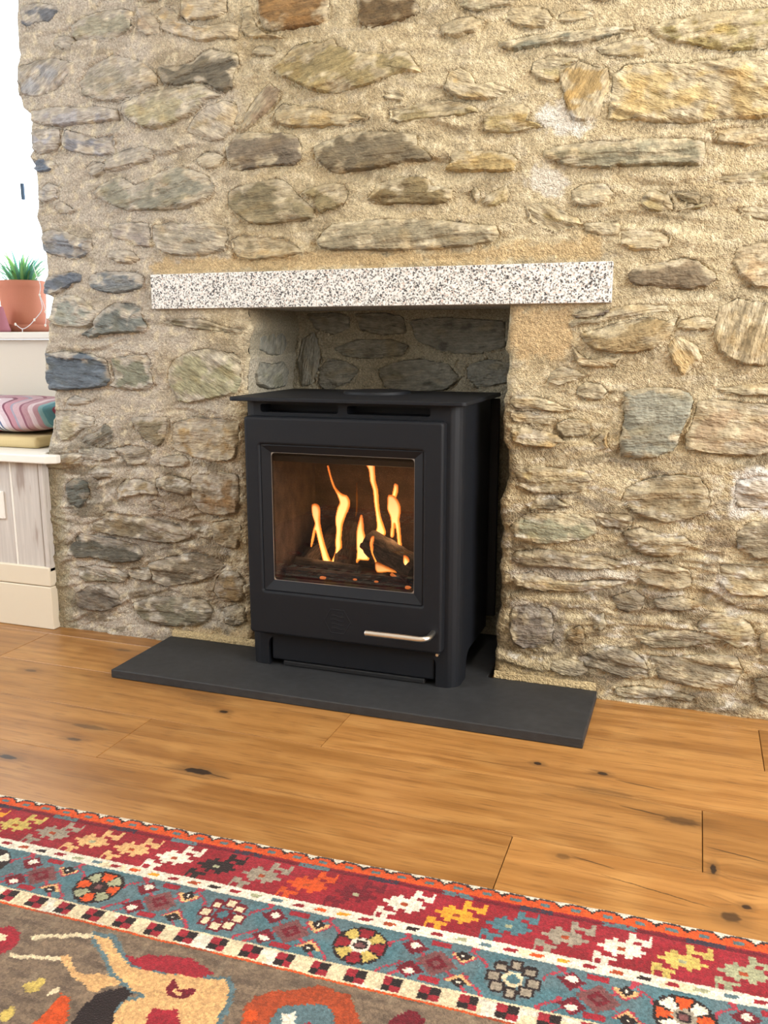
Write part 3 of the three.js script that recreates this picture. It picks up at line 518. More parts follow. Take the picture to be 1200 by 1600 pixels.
// windows: frames and panes
const glass = phy({ color: 0xffffff, roughness: 0, transmission: 1, thickness: 0, ior: 1.5 });
function windowUnit(name, axis, at0, a0, a1, y0, y1, bars, sill) {
  const w = struct(name), f = .05, t = .03;
  const b = (p0, p1, q0, q1) => axis === 'z' ? box(p0, p1, q0, q1, at0 - t, at0 + t, .004) : box(at0 - t, at0 + t, q0, q1, p0, p1, .004);
  part('frame_rail', b(a0, a1, y0, y0 + f), whitePaint, w); part('frame_rail', b(a0, a1, y1 - f, y1), whitePaint, w);
  const n = bars + 1;
  for (let i = 0; i <= n; i++) { const c = mix(a0 + f / 2, a1 - f / 2, i / n); part('frame_stile', b(c - f / 2, c + f / 2, y0 + f, y1 - f), whitePaint, w); }
  for (let i = 0; i < n; i++) { const c0 = mix(a0 + f / 2, a1 - f / 2, i / n) + f / 2, c1 = mix(a0 + f / 2, a1 - f / 2, (i + 1) / n) - f / 2; const g = new THREE.PlaneGeometry(c1 - c0, y1 - y0 - 2 * f); if (axis === 'x') g.rotateY(Math.PI / 2); g.translate(axis === 'z' ? (c0 + c1) / 2 : at0, (y0 + y1) / 2, axis === 'z' ? at0 : (c0 + c1) / 2); part('pane', g, glass, w); }
}
windowUnit('window_1', 'z', -.70, -2.5, -1.36, .842, 2.0, 0);
windowUnit('added_window_2', 'x', -2.78, .95, 2.15, .88, 1.92, 1);  // invented unseen window, added as an opening for the cool fill light
windowUnit('window_3', 'x', 2.66, .3, 2.0, .88, 2.06, 1);
// ceiling lamp
const lamp = thing('ceiling_lamp', 'square white ceiling lamp with a glowing opal diffuser', 'lamp', [.35, 2.28, .75]);
part('lamp_body', box(.15, .55, 2.3, 2.35, .55, .95, .01), whitePaint, lamp);
part('diffuser', box(.17, .53, 2.28, 2.30, .57, .93, .006), std({ color: 0xf4ead6, emissive: new THREE.Color(1, .86, .62), emissiveIntensity: 3, roughness: .6 }), lamp);
// ---------------------------------------------------------------- granite lintel and slate hearth
const graniteTex = tex(1024, 512, (i, j) => {            // crystals: each pixel takes the tone of its nearest grain
  const q = 3.1, ci = Math.floor(i / q), cj = Math.floor(j / q); let best = 1e9, h = 0, h2 = 0;
  for (let a = -1; a <= 1; a++) for (let b = -1; b <= 1; b++) { const I = ci + a, J = cj + b, dx = (I + hash(I, J)) * q - i, dy = (J + hash(J + 7, I)) * q - j, d = dx * dx + dy * dy; if (d < best) { best = d; h = hash(I + 31, J + 17); h2 = hash(I + 5, J + 91); } }
  if (h < .15) return [52 + 34 * h2, 51 + 34 * h2, 52 + 34 * h2]; if (h < .36) return [138 + 40 * h2, 135 + 40 * h2, 130 + 38 * h2]; if (h < .42) return [200, 182, 170];
  const k = 206 + 30 * h2; return [k, k - 1, k - 5];
}, true);
const granite = std({ color: 0xffffff, map: graniteTex, roughness: .6 });
function uvBox(g, sx, sy) { const p = g.attributes.position, n = g.attributes.normal, u = []; for (let i = 0; i < p.count; i++) { const ax = Math.abs(n.getX(i)), ay = Math.abs(n.getY(i)), az = Math.abs(n.getZ(i)); u.push(...(az >= ax && az >= ay ? [p.getX(i) * sx, p.getY(i) * sy] : ay >= ax ? [p.getX(i) * sx, p.getZ(i) * sy] : [p.getZ(i) * sx, p.getY(i) * sy])); } g.setAttribute('uv', new THREE.Float32BufferAttribute(u, 2)); return g; }
solo('granite_lintel', uvBox(box(-.833, .301, .892, .977, -.29, .013, .0022, 2), 1.1, 2.2), granite, 'long speckled white granite lintel spanning the fireplace opening', 'lintel');
const slateTex = tex(1024, 512, (i, j) => { const x = i / 1024, y = j / 512, k = 43 + 7 * fbm(x * 9, y * 5, 4) + 7 * noise(x * 60, y * 30) + (hash(i, j) - .5) * 6; return [k, k + 1, k + 3]; }, true);
const slate = phy({ color: 0xffffff, map: slateTex, roughness: .62, bumpMap: sandBump, bumpScale: .0003 });
{
  const sh = new THREE.Shape([[-.828, -.272], [.3116, -.272], [.3116, -.012], [.055, -.012], [.055, .29], [-.565, .29], [-.565, -.012], [-.828, -.012]].map((p) => new THREE.Vector2(...p)));
  const g = new THREE.ExtrudeGeometry(sh, { depth: HT - .005, bevelEnabled: true, bevelSize: .0025, bevelThickness: .0025, bevelOffset: -.0025, bevelSegments: 2 });
  g.rotateX(-Math.PI / 2); g.translate(0, .0025, 0);
  solo('hearth_slab', uvBox(g, .9, 1.8), slate, 'dark slate hearth slab lying on the oak floor under the stove', 'hearth');
}

// ---------------------------------------------------------------- the stove
const ironTex = tex(256, 256, (i, j) => 128 + 60 * noise(i / 3, j / 3) + (hash(i, j) - .5) * 60);
const iron = phy({ color: new THREE.Color(...lin('101319')), roughness: .58, bumpMap: ironTex, bumpScale: .00012, specularIntensity: .6 });
const ironDark = std({ color: new THREE.Color(...lin('0c0d10')), roughness: .7 });
const steel = std({ color: new THREE.Color(.78, .76, .72), metalness: 1, roughness: .28 });
const brickTex = tex(512, 512, (i, j) => { const n = fbm(i / 60, j / 60, 4), s = noise(i / 4, j / 4) > .28 ? 34 : 0, k = 96 + 40 * n + s + (hash(i, j) - .5) * 20; return [k, k * .84, k * .72]; }, true);
const fireBrick = std({ color: new THREE.Color(.38, .34, .32), map: brickTex, roughness: .95, bumpMap: sandBump, bumpScale: .002 });
const SB = [-.262, HT, -.04];
const stove = thing('wood_stove', 'black steel wood burning stove with a glazed door and lit fire', 'stove', SB);
const rrect = (x0, x1, y0, y1, r) => { const s = new THREE.Shape(); s.moveTo(x0 + r, y0); s.lineTo(x1 - r, y0); s.absarc(x1 - r, y0 + r, r, -Math.PI / 2, 0); s.lineTo(x1, y1 - r); s.absarc(x1 - r, y1 - r, r, 0, Math.PI / 2); s.lineTo(x0 + r, y1); s.absarc(x0 + r, y1 - r, r, Math.PI / 2, Math.PI); s.lineTo(x0, y0 + r); s.absarc(x0 + r, y0 + r, r, Math.PI, 1.5 * Math.PI); return s; };
const ev = new Evaluator(); ev.attributes = ['position', 'normal', 'uv'];
const cut = (g, ...holes) => { let b = new Brush(g); b.updateMatrixWorld(); for (const h of holes) { const c = new Brush(h); c.updateMatrixWorld(); b = ev.evaluate(b, c, SUBTRACTION); } const o = b.geometry; o.clearGroups(); return o; };
const BX0 = -.529, BX1 = .006, BZ0 = -.205, BZ1 = .112, BR = .034;
const upright = (shape, y0, y1, bevel = 0) => { const g = new THREE.ExtrudeGeometry(shape, { depth: y1 - y0 - 2 * bevel, bevelEnabled: bevel > 0, bevelSize: bevel, bevelThickness: bevel, bevelOffset: -bevel, bevelSegments: 3, curveSegments: 10 }); g.rotateX(-Math.PI / 2); g.translate(0, y0 + bevel, 0); return g; };
const foot = rrect(BX0, BX1, -BZ1, -BZ0, BR);
// body: convection slots, firebox and the opening behind the glass are cut out of it
const slot = (x0, x1) => { const s = rrect(x0, x1, .6495, .6690, .006), g = new THREE.ExtrudeGeometry(s, { depth: .07, bevelEnabled: false, curveSegments: 5 }); g.translate(0, 0, .06); return g; };
const sideArch = () => { const s = new THREE.Shape(); s.moveTo(-.30, 0); s.lineTo(.035, 0); s.lineTo(.035, .045); s.quadraticCurveTo(.03, .085, -.005, .085); s.lineTo(-.30, .085); const g = new THREE.ExtrudeGeometry(s, { depth: .8, bevelEnabled: false, curveSegments: 6 }); g.rotateY(-Math.PI / 2); g.translate(.2, 0, 0); return g; };
const frontArch = () => { const s = rrect(-.477, -.046, -.05, .098, .022), g = new THREE.ExtrudeGeometry(s, { depth: .5, bevelEnabled: false, curveSegments: 6 }); g.translate(0, 0, -.3); return g; };
part('body', toCreasedNormals(cut(upright(foot, HT, .676), box(-.48, -.065, .20, .60, -.17, .2), slot(-.481, -.284), slot(-.262, -.064), sideArch(), frontArch()), .6), iron, stove);
part('apron', box(-.470, -.050, HT + .014, .0995, .085, .1075, .004), iron, stove);
part('ash_lip', box(-.44, -.075, HT + .0005, HT + .013, .07, .108, .003), ironDark, stove);
part('heat_shield', box(-.545, .020, .10, .670, -.225, -.212, .003), ironDark, stove);
const plate = part('top_plate', upright(rrect(-.548, .024, -.146, .215, .012), .676, .6855, .0022), iron, stove);
{ const g = new THREE.CylinderGeometry(.082, .084, .006, 48); g.translate(-.262, .6885, -.09); part('flue_blanking_plate', g, iron, plate); }
for (const [z, dark] of [[-.168, 0]]) part('fire_brick', box(-.478, -.067, .20, .60, z, z + .022, .003), fireBrick, stove);
part('fire_brick', box(-.478, -.458, .20, .60, -.145, .098, .003), fireBrick, stove);
part('fire_brick', box(-.087, -.067, .20, .60, -.145, .098, .003), fireBrick, stove);
{ const g = box(-.457, -.088, -.008, .008, -.12, .12, .003); g.rotateX(.30); g.translate(0, .575, -.01); part('baffle', g, ironDark, stove); }
part('ash_bed', (() => { const g = grid(40, 26, (u, v) => { const x = mix(-.457, -.088, u), z = mix(.10, -.145, v); return { p: [x, .218 + .010 * fbm(x * 25, z * 25, 3) + .004 * noise(x * 90, z * 90), z], uv: [x * 3, z * 3] }; }); return g; })(), std({ color: new THREE.Color(.09, .075, .065), roughness: 1 }), stove);
for (const y of [.232, .246]) { const g = new THREE.CylinderGeometry(.0045, .0045, .372, 10); g.rotateZ(Math.PI / 2); g.translate(-.272, y, .112); part('log_guard', g, ironDark, stove); }
// door with its bevelled window frame, pane, handle and emblem
const DZ = .140;
const doorShape = rrect(-.513, -.026, .1115, .6415, .010);
doorShape.holes.push(new THREE.Path(rrect(-.472, -.072, .222, .576, .004).getPoints(4)));
{ const g = new THREE.ExtrudeGeometry(doorShape, { depth: .018, bevelEnabled: true, bevelSize: .007, bevelThickness: .008, bevelOffset: -.007, bevelSegments: 4, curveSegments: 6 }); g.translate(0, 0, DZ - .026); var door = part('door', g, iron, stove); }
{
  const A = [[-.480, .214], [-.064, .214], [-.064, .584], [-.480, .584]], B = [[-.450, .2465], [-.0955, .2465], [-.0955, .5570], [-.450, .5570]], P = [], I = [];
  const rings = [[A, DZ - .0085], [[[-.470, .224], [-.074, .224], [-.074, .574], [-.470, .574]], DZ - .004], [B, DZ - .014], [B, DZ - .0185], [A, DZ - .0185]];
  rings.forEach(([r, z]) => r.forEach(([x, y]) => P.push(x, y, z)));
  for (let k = 0; k < 4; k++) for (let i = 0; i < 4; i++) { const j = (i + 1) % 4, a = k * 4; I.push(a + i, a + j, a + 4 + j, a + i, a + 4 + j, a + 4 + i); }
  let g = new THREE.BufferGeometry(); g.setAttribute('position', new THREE.Float32BufferAttribute(P, 3)); g.setAttribute('uv', new THREE.Float32BufferAttribute(P.filter((_, i) => i % 3 < 2), 2)); g.setIndex(I); g = g.toNonIndexed(); g.computeVertexNormals();
  part('window_frame', g, iron, door);
  const sg = new THREE.ShapeGeometry(rrect(-.452, -.0935, .2445, .559, .010), 6); sg.translate(0, 0, DZ - .0165);
  part('glass_pane', sg, phy({ color: new THREE.Color(.72, .66, .60), roughness: 0, transmission: 1, thickness: 0, ior: 1.5 }), door);
  const seal = new THREE.Shape(rrect(-.452, -.0935, .2445, .559, .010).getPoints(6)); seal.holes.push(new THREE.Path(rrect(-.4492, -.0963, .2473, .5562, .009).getPoints(6)));
  const se = new THREE.ExtrudeGeometry(seal, { depth: .001, bevelEnabled: false }); se.translate(0, 0, DZ - .0158);
  part('glass_bead', se, std({ color: new THREE.Color(.42, .40, .38), metalness: .8, roughness: .4 }), door);
}
{
  const path = new THREE.CurvePath(), z1 = .183;
  const pts = [[-.192, .160, z1], [-.15, .160, z1], [-.10, .160, z1], [-.066, .160, z1], [-.055, .1605, z1 - .002], [-.0475, .1612, z1 - .009], [-.0455, .162, z1 - .020], [-.0455, .1625, DZ - .004]].map((p) => new THREE.Vector3(...p));
  const g = new THREE.TubeGeometry(new THREE.CatmullRomCurve3(pts, false, 'catmullrom', .3), 60, .0068, 16, false);
  const cap = new THREE.SphereGeometry(.0068, 16, 8, 0, Math.PI * 2, 0, Math.PI / 2); cap.rotateZ(Math.PI / 2); cap.scale(.5, 1, 1); cap.translate(-.192, .160, z1);
  part('handle', mergeGeometries([g, cap]), steel, door);
  const b = new THREE.CylinderGeometry(.0035, .0035, .012, 12); b.rotateX(Math.PI / 2); b.translate(-.040, .1045, .118);
  part('latch_pin', b, steel, stove);
  part('emblem', grid(70, 70, (u, v) => {
    const x = (u - .5) * .072, y = (v - .5) * .072, r = Math.max(Math.abs(y), Math.abs(x) * .866 + Math.abs(y) * .5) / .031;
    const ringH = sstep(.06, .02, Math.abs(r - .93)), wave = r < .8 ? sstep(.25, .75, Math.sin((y - .22 * x + .004 * Math.sin(x * 130)) * 620) * .5 + .5) * sstep(.8, .7, r) * sstep(.026, .012, Math.abs(x)) : 0;
    return { p: [-.280 + x, .1635 + y, DZ - .0009 + .0016 * Math.max(ringH, .7 * wave) * sstep(1.06, 1.0, r)] };
  }), iron, door);
}

// ---------------------------------------------------------------- the fire: logs, embers, flames
const barkTex = tex(512, 512, (i, j) => { const n = fbm(i / 14, j / 70, 4), k = 34 + 36 * n + (noise(i / 5, j / 9) > .3 ? 26 : 0); return [k * 1.15, k * .95, k * .82]; }, true);
const charred = std({ color: 0xffffff, map: barkTex, roughness: 1, bumpMap: barkTex, bumpScale: .004 });
function log(a, b, r, label) {
  const A = new THREE.Vector3(...a), B = new THREE.Vector3(...b), L = A.distanceTo(B), id = r * 1000 + a[0] * 50;
  const g = new THREE.CylinderGeometry(r, r * .92, L, 22, 16, false), p = g.attributes.position;
  for (let i = 0; i < p.count; i++) { const x = p.getX(i), y = p.getY(i), z = p.getZ(i), t = Math.atan2(z, x), k = 1 + .20 * noise(Math.cos(t) * 1.6 + id, y * 14 + Math.sin(t) * 1.6) + .12 * noise(t * 4, y * 40 + id) - .22 * sstep(.3, 1, Math.cos(t - id)); p.setX(i, x * k); p.setZ(i, z * k); }
  g.computeVertexNormals();
  const q = new THREE.Quaternion().setFromUnitVectors(new THREE.Vector3(0, 1, 0), B.clone().sub(A).normalize());
  g.applyQuaternion(q); g.translate((A.x + B.x) / 2, (A.y + B.y) / 2, (A.z + B.z) / 2);
  return solo('fire_log', g, charred, label, 'log', 'logs burning in the stove');
}
log([-.245, .335, .02], [-.105, .285, .075], .034, 'short charred log leaning at the right side of the fire');
log([-.44, .250, .070], [-.11, .250, .074], .017, 'long thin charred log lying along the front of the fire');
log([-.428, .252, .03], [-.375, .335, -.07], .024, 'charred log leaning into the left corner of the firebox');
log([-.315, .262, .035], [-.32, .36, -.04], .024, 'upright split log in the middle of the flames');
log([-.44, .234, .094], [-.11, .236, .092], .0095, 'thin dark charred log low against the glass, in front of the others');
log([-.43, .272, .045], [-.26, .264, .046], .015, 'charred log half hidden behind the left end of the front log');
log([-.31, .262, -.095], [-.14, .262, -.095], .026, 'thick log lying across the back of the fire');
const emberMat = std({ color: 0x301008, emissive: new THREE.Color(1, .26, .05), emissiveIntensity: .75, roughness: 1 });
[[-.336, .253, .092, .0055], [-.253, .256, .092, .0035], [-.199, .256, .092, .0035], [-.120, .250, .094, .0055], [-.345, .262, .04, .008], [-.165, .268, .062, .007]].forEach(([x, y, z, r], i) => {
  const g = new THREE.IcosahedronGeometry(r, 2), p = g.attributes.position;
  for (let k = 0; k < p.count; k++) { const s = 1 + .5 * noise(p.getX(k) * 160 + i * 7, p.getY(k) * 160 + p.getZ(k) * 90); p.setXYZ(k, p.getX(k) * s * 1.4, p.getY(k) * s * .7, p.getZ(k) * s); }
  g.computeVertexNormals(); g.translate(x, y, z);
  solo('ember', g, emberMat, ['glowing ember on the front log left of centre', 'small glowing ember on the front log at the centre', 'small glowing ember on the front log right of centre', 'glowing ember at the far right end of the front log', 'glowing ember under the left flames', 'glowing ember below the short leaning log'][i], 'ember', 'embers in the stove');
});
const flameMat = new THREE.MeshBasicMaterial({ vertexColors: true, color: new THREE.Color(1, 1, 1) });
const FLAMES = [
  [.03, '-390 413 -383 420 -373 416 -369 404 -370 379 -365 348 -358 320 -349 293 -342 274 -354 269 -362 281 -369 309 -376 337 -381 354 -386 336 -394 311 -393 325 -387 353 -382 371 -388 392', 'short forked flame at the far left of the fire'],
  [.02, '-351 513 -348 510 -341 483 -330 459 -315 447 -301 442 -294 427 -298 410 -305 396 -313 374 -316 357 -318 335 -317 314 -327 293 -338 268 -351 266 -342 277 -332 303 -332 327 -329 356 -331 383 -325 412 -319 426 -326 446 -337 466 -346 493', 'tall curling flame with a thin tip, second from the left'],
  [.04, '-256 403 -252 386 -251 366 -245 339 -237 298 -247 293 -262 292 -269 285 -267 309 -268 337 -267 364 -261 389', 'small pointed flame in the middle of the fire'],
  [0, '-263 542 -240 543 -237 509 -235 482 -229 458 -227 428 -222 394 -215 374 -209 352 -222 347 -235 348 -230 366 -232 393 -237 427 -240 458 -247 481 -251 508 -261 525', 'tallest flame, rising to the top of the glass'],
  [.06, '-217 357 -223 353 -226 339 -223 319 -214 299 -206 275 -202 283 -210 303 -218 322 -220 338 -218 348', 'thin curved flame licking the short leaning log'],
  [.03, '-190 452 -176 450 -164 434 -161 417 -164 397 -162 377 -159 343 -158 319 -164 317 -167 342 -170 369 -175 386 -178 355 -185 356 -183 382 -185 402 -192 419 -192 435', 'broad bright flame at the right of the fire'],
  [0, '-191 444 -188 462 -185 475 -178 472 -178 458 -184 442', 'small detached flame tip above the right flame'],
  [0, '-283 476 -281 438 -282 404 -287 389 -285 417 -285 445', 'faint thin wisp of flame left of the tallest flame'],
  [.085, '-133 322 -125 319 -120 308 -126 297 -133 298', 'small bright flame at the right end of the short log'],
  [.09, '-201 302 -183 297 -162 289 -148 283 -169 283 -197 280', 'low flame spreading in front of the short log'],
];
const Fh = [3.6, 2.0, .62], Fm = [2.8, .95, .13], Fe = [1.25, .30, .04];
FLAMES.forEach(([z, pts, label], k) => {
  let P = V2(pts), area = 0; for (let i = 0; i < P.length; i++) { const a = P[i], b = P[(i + 1) % P.length]; area += a[0] * b[1] - b[0] * a[1]; }
  if (area < 0) P.reverse();
  const sh = new THREE.CatmullRomCurve3(P.map((p) => new THREE.Vector3(p[0], p[1], 0)), true, 'catmullrom', .5).getPoints(P.length * 5).map((v) => [v.x, v.y]);
  const ys = P.map((p) => p[1]), y0 = Math.min(...ys), y1 = Math.max(...ys), st = .0016, pos = [], col = [], idx = [];
  // a swollen sheet: cells of a fine grid inside the outline, front and back bulging away from the middle
  const xs = P.map((p) => p[0]), x0 = Math.min(...xs) - st, x1 = Math.max(...xs) + st, nx = Math.ceil((x1 - x0) / st), ny = Math.ceil((y1 - y0) / st) + 2, map = new Map();
  const D = (i, j) => signed(sh, x0 + i * st, y0 - st + j * st) + (k === 7 ? 0 : .0013);
  const vert = (i, j, s) => { const key = (i * 4096 + j) * 2 + (s > 0 ? 1 : 0); if (map.has(key)) return map.get(key); let x = x0 + i * st, y = y0 - st + j * st; const d = Math.max(0, D(i, j)), t = (y - y0) / (y1 - y0), n = noise(x * 70 + k, y * 30);
    pos.push(x, y, z + s * Math.min(.007, .0004 + d * .9)); const e = clamp(d / .0055 + .25 * n), c = e < .5 ? mix3(Fe, Fm, e * 2) : mix3(Fm, Fh, e * 2 - 1), f = mix(1, .62, t * t) * (k === 7 ? .12 : k === 9 ? .5 : 1); col.push(c[0] * f, c[1] * f * mix(1, .8, t), c[2] * f); const id = pos.length / 3 - 1; map.set(key, id); return id; };
  for (let j = 0; j < ny; j++) for (let i = 0; i < nx; i++) { const inn = [D(i, j), D(i + 1, j), D(i + 1, j + 1), D(i, j + 1)]; if (Math.max(...inn) < -st * .2 || inn.filter((d) => d > -st * .35).length < 3) continue; for (const s of [1, -1]) { const a = vert(i, j, s), b = vert(i + 1, j, s), c = vert(i + 1, j + 1, s), d = vert(i, j + 1, s); if (s > 0) idx.push(a, b, c, a, c, d); else idx.push(a, c, b, a, d, c); } }
  const g = new THREE.BufferGeometry(); g.setAttribute('position', new THREE.Float32BufferAttribute(pos, 3)); g.setAttribute('color', new THREE.Float32BufferAttribute(col, 3)); g.setIndex(idx); g.computeVertexNormals();
  const m = solo('flame', g, flameMat, label, 'flame', 'flames in the stove'); m.castShadow = false;
});
for (const [x, y, z, i] of [[-.225, .40, .0005, .055], [-.36, .30, .031, .028], [-.17, .36, .031, .045]]) { const l = new THREE.PointLight(new THREE.Color(1, .56, .26), i, 2.5, 2); l.position.set(x, y, z); l.castShadow = true; l.shadow.radius = 1; scene.add(l); }
// ---------------------------------------------------------------- the rug, drawn knot by knot
const RUG = { ax: -.656, az: .826, rot: .0292, s0: -.60, s1: 1.70, t0: -.009, t1: 1.33, knot: .0034 };
const C = { cream: [233, 214, 176], white: [238, 228, 208], red: [146, 26, 38], deep: [112, 18, 34], black: [36, 24, 24], orange: [217, 82, 28], gold: [236, 160, 44], slate: [92, 117, 124], teal: [78, 118, 128], sage: [165, 166, 132], grey: [158, 146, 128], taupe: [132, 112, 92], pink: [176, 58, 74], rust: [170, 70, 34], peach: [226, 178, 120], crimson: [160, 34, 48], mauve: [122, 74, 74], yellow: [206, 180, 96] };
const STAR = ['..X.X..', '.XXXXX.', 'XXX.XXX', '.XXXXX.', '..X.X..'], HALF = ['X..X.X.', 'XXXXXXX', '..XXX..'];
const dot = (rows, x, y, w, h) => { const i = Math.floor(x / w + rows[0].length / 2), j = Math.floor(y / h + rows.length / 2); return j >= 0 && j < rows.length && i >= 0 && i < rows[0].length && rows[j][i] === 'X'; };
const pol = (s) => { const P = V2(s); return { P, bb: [Math.min(...P.map((q) => q[0])), Math.min(...P.map((q) => q[1])), Math.max(...P.map((q) => q[0])), Math.max(...P.map((q) => q[1]))] }; };
const FIELD = [
  ['slate', '386 262 421 256 455 284 480 298 512 300 566 289 610 282 627 299 635 326 637 360 652 420 530 430 500 388 500 358 520 345 496 344 476 333 458 326 426 297 400 282'],
  ['peach', '393 268 415 263 448 288 478 304 509 306 563 295 605 288 620 301 628 326 630 358 645 393 539 427 507 387 506 360 529 345 501 339 480 328 463 321 431 294 405 278'],
  ['peach', '376 318 386 311 417 336 431 334 453 324 483 333 468 346 462 357 447 356 436 348 415 343 392 329'],
  ['cream', '310 294 390 264 394 271 315 300'], ['cream', '309 332 379 317 384 325 314 340'], ['crimson', '454 286 472 287 493 274 547 267 586 282 572 294 529 300 498 305 475 299'],
  ['black', '465 411 460 386 464 359 491 337 508 345 501 373 529 431 476 448'], ['orange', '421 425 422 398 422 373 437 377 452 399 476 448 437 460'], ['crimson', '242 300 273 286 295 297 306 318 299 334 274 342'], ['cream', '262 308 278 302 284 314 272 322'],
  ['deep', '542 325 541 306 549 312 556 320 579 313 580 320 572 334 552 334'], ['peach', '553 324 566 322 566 329 556 330'], ['rust', '652 324 653 301 677 286 699 275 727 260 768 264 792 295 815 339 800 400 674 384'], ['slate', '690 329 696 308 737 288 760 297 780 346 702 372'], ['crimson', '715 345 735 320 760 335 765 370 720 375'], ['white', '700 318 716 312 722 330 708 338'],
  ['deep', '828 294 835 276 848 264 866 272 886 316 836 332'], ['yellow', '366 376 375 358 391 362 393 379 380 387'], ['yellow', '370 420 377 407 392 419 389 432 381 433'], ['cream', '405 372 412 362 418 372 410 384'], ['crimson', '545 360 575 352 590 372 570 392 550 384'], ['orange', '655 330 668 322 676 336 662 346'],
].map(([c, p]) => ({ c: C[c], ...pol(p) }));
const MOTIF = ['gold', 'yellow', 'grey', 'peach', 'peach', 'white', 'black', 'grey', 'orange', 'deep', 'white', 'gold', 'teal', 'grey', 'white', 'yellow', 'sage', 'crimson'];
const FLOWER = [['black', 'white', 'orange'], ['orange', 'sage', 'black'], ['cream', 'cream', 'deep'], ['red', 'yellow', 'white'], ['grey', 'grey', 'cream'], ['orange', 'white', 'grey'], ['red', 'cream', 'black']];
function rugColour(s, t) {
  const n = fbm(s * 12, t * 12, 3), k = (v) => Math.floor(v);
  if (t < .022) {
    const p = .0435, a = ((s % p) + p) % p / p, edge = -.0035 + .0115 * (1 - Math.sin(Math.PI * a) ** .8);
    if (t < edge - .0005) return C.white; if (t < edge + .0036) return C.black;
    return Math.abs(a - .5) < .16 && t > .009 && t < .016 ? C.slate : C.orange;
  }
  if (t < .033) { const q = k(s / .115), a = s / .115 - q; return a > .2 && a < .62 && noise(s * 90, t * 260) > -.22 ? (q % 2 ? C.slate : [58, 46, 62]) : (t < .026 ? C.red : C.deep); }
  if (t < .1095) {
    const P = .0765, q = k((s + .02) / P), ds = (s + .02) - (q + .5) * P, dt = t - .072, c = C[MOTIF[(q % MOTIF.length + MOTIF.length) % MOTIF.length]];
    if (Math.abs(ds) < .0055 && Math.abs(dt) < .004) return q % 3 ? C.rust : C.sage;
    if (dot(STAR, ds, dt, .0092, .0076)) return c;
    for (const [ox, oy, fl] of [[.039, -.024, 1], [-.039, .025, -1]]) for (const r of [-1, 0, 1]) { const d2 = ds - ox + r * P; if (r === 0 && dot(HALF, d2, (dt - oy) * fl, .0092, .0076)) return c; }
    return mix3(C.red, C.crimson, sstep(-.3, .4, n));
  }
  if (t < .130) { if (t < .1125 || t > .1278) return t < .1112 ? C.deep : C.white; const q = k(s / .0345), a = s / .0345 - q, u = a + (t - .12) * 18; return u > .22 && u < .68 && t > .1155 && t < .1245 ? C[['red', 'gold', 'rust', 'red', 'slate', 'orange', 'red', 'black', 'sage'][((q * 5) % 9 + 9) % 9]] : (n > .25 ? C.cream : C.white); }
  if (t < .2155) {
    const P = .2085, q = Math.round((s - .333) / P), ds = s - .333 - q * P, dt = t - .1735, r = Math.hypot(ds, dt * 1.0), th = Math.atan2(dt, ds), F = FLOWER[((q + 1) % 7 + 7) % 7];
    if (r < .0375) {
      const m = th / (Math.PI / 4) + 8.5, pi = Math.floor(m), f = m - pi - .5;
      if ((q + 70) % 7 === 1 || (q + 70) % 7 === 3) { const cx = .0255 * Math.cos((pi - 8) * Math.PI / 4), cy = .0255 * Math.sin((pi - 8) * Math.PI / 4), d = Math.max(Math.abs(ds - cx), Math.abs(dt - cy)); if (d < .0062) return C[F[0]]; if (d < .0098) return (q + 70) % 7 === 1 ? C.deep : C.black; return r < .008 ? C.teal : r < .014 ? C[F[2]] : C.slate; }
      if (r > .034) return C.black; if (r > .0145) return Math.abs(f) > .42 ? C.black : C[F[pi % 2]]; if (r > .0095) return C[F[2]]; if (r > .006) return C.black; return C.mauve;
    }
    for (const [ox, oy, kind] of [[.072, -.023, 0], [.076, .026, 0], [.139, -.0225, 1], [.143, .0265, 2], [.107, .002, 3]]) for (const w of [0, P]) {
      const a = Math.abs(ds - ox + w) * .92, b = Math.abs(dt - oy), d = a + b, up = (dt - oy) * (kind === 2 ? -1 : 1);
      if (kind === 0) { if (d < .0085) return a < .0085 && b < .006 ? C.white : C.pink; if (d < .0135) return C.deep; if (d < .0195 && oy * (dt - oy) < 0) return C.deep; }
      else if (kind === 3) { if (d < .006) return C.mauve; if (d < .014) return C.deep; if (d < .026) return C.mauve; }
      else { if (d < .003) return C.white; if (d < .010) return C.black; if (d < .0185 && up > -.003) return d > .0155 ? C.pink : C.peach; }
    }
    const w1 = Math.abs(Math.abs(ds) - .048 - .012 * Math.sin(dt * 120)); if (w1 < .0028 && Math.abs(dt) > .010) return C.pink;
    if (Math.abs(Math.abs(ds) - .095 + Math.abs(dt)) < .0028) return C.pink; if (Math.abs(ds) > .09 && Math.abs(ds) < .11 && Math.abs(Math.abs(dt) - .034) < .006) return C.crimson;
    return mix3(C.slate, C.teal, sstep(-.2, .4, n));
  }
  if (t < .2455) { if (t < .2185) return C.cream; const a = (((s - .267 + .01275) % .0496) + .0496) % .0496; if (a < .0255 && t < .2435) return (a < .01275) === (t < .2310) ? C.crimson : C.black; return n > .1 ? C.white : C.cream; }
  if (t < .2505) return n > .2 ? C.rust : C.orange;
  const w = .004 * noise(s * 60, t * 60); let c = null;
  for (const f of FIELD) if (s > f.bb[0] && s < f.bb[2] && t > f.bb[1] && t < f.bb[3] && signed(f.P, s + w, t + w) > 0) c = f.c;
  if (c) return c;
  if (s > 1.0 || s < .2 || t > .46) { const q = k(s / .19), r = k(t / .16), ds = s - (q + .5) * .19, dt = t - (r + .5) * .16, d = Math.abs(ds) + Math.abs(dt); if (hash(q, r) > .35) { if (d < .012) return C.white; if (d < .034) return C[['crimson', 'orange', 'black', 'gold', 'slate'][k(hash(r, q) * 5)]]; if (d < .046) return C[['rust', 'deep', 'slate'][k(hash(q + 5, r) * 3)]]; } }
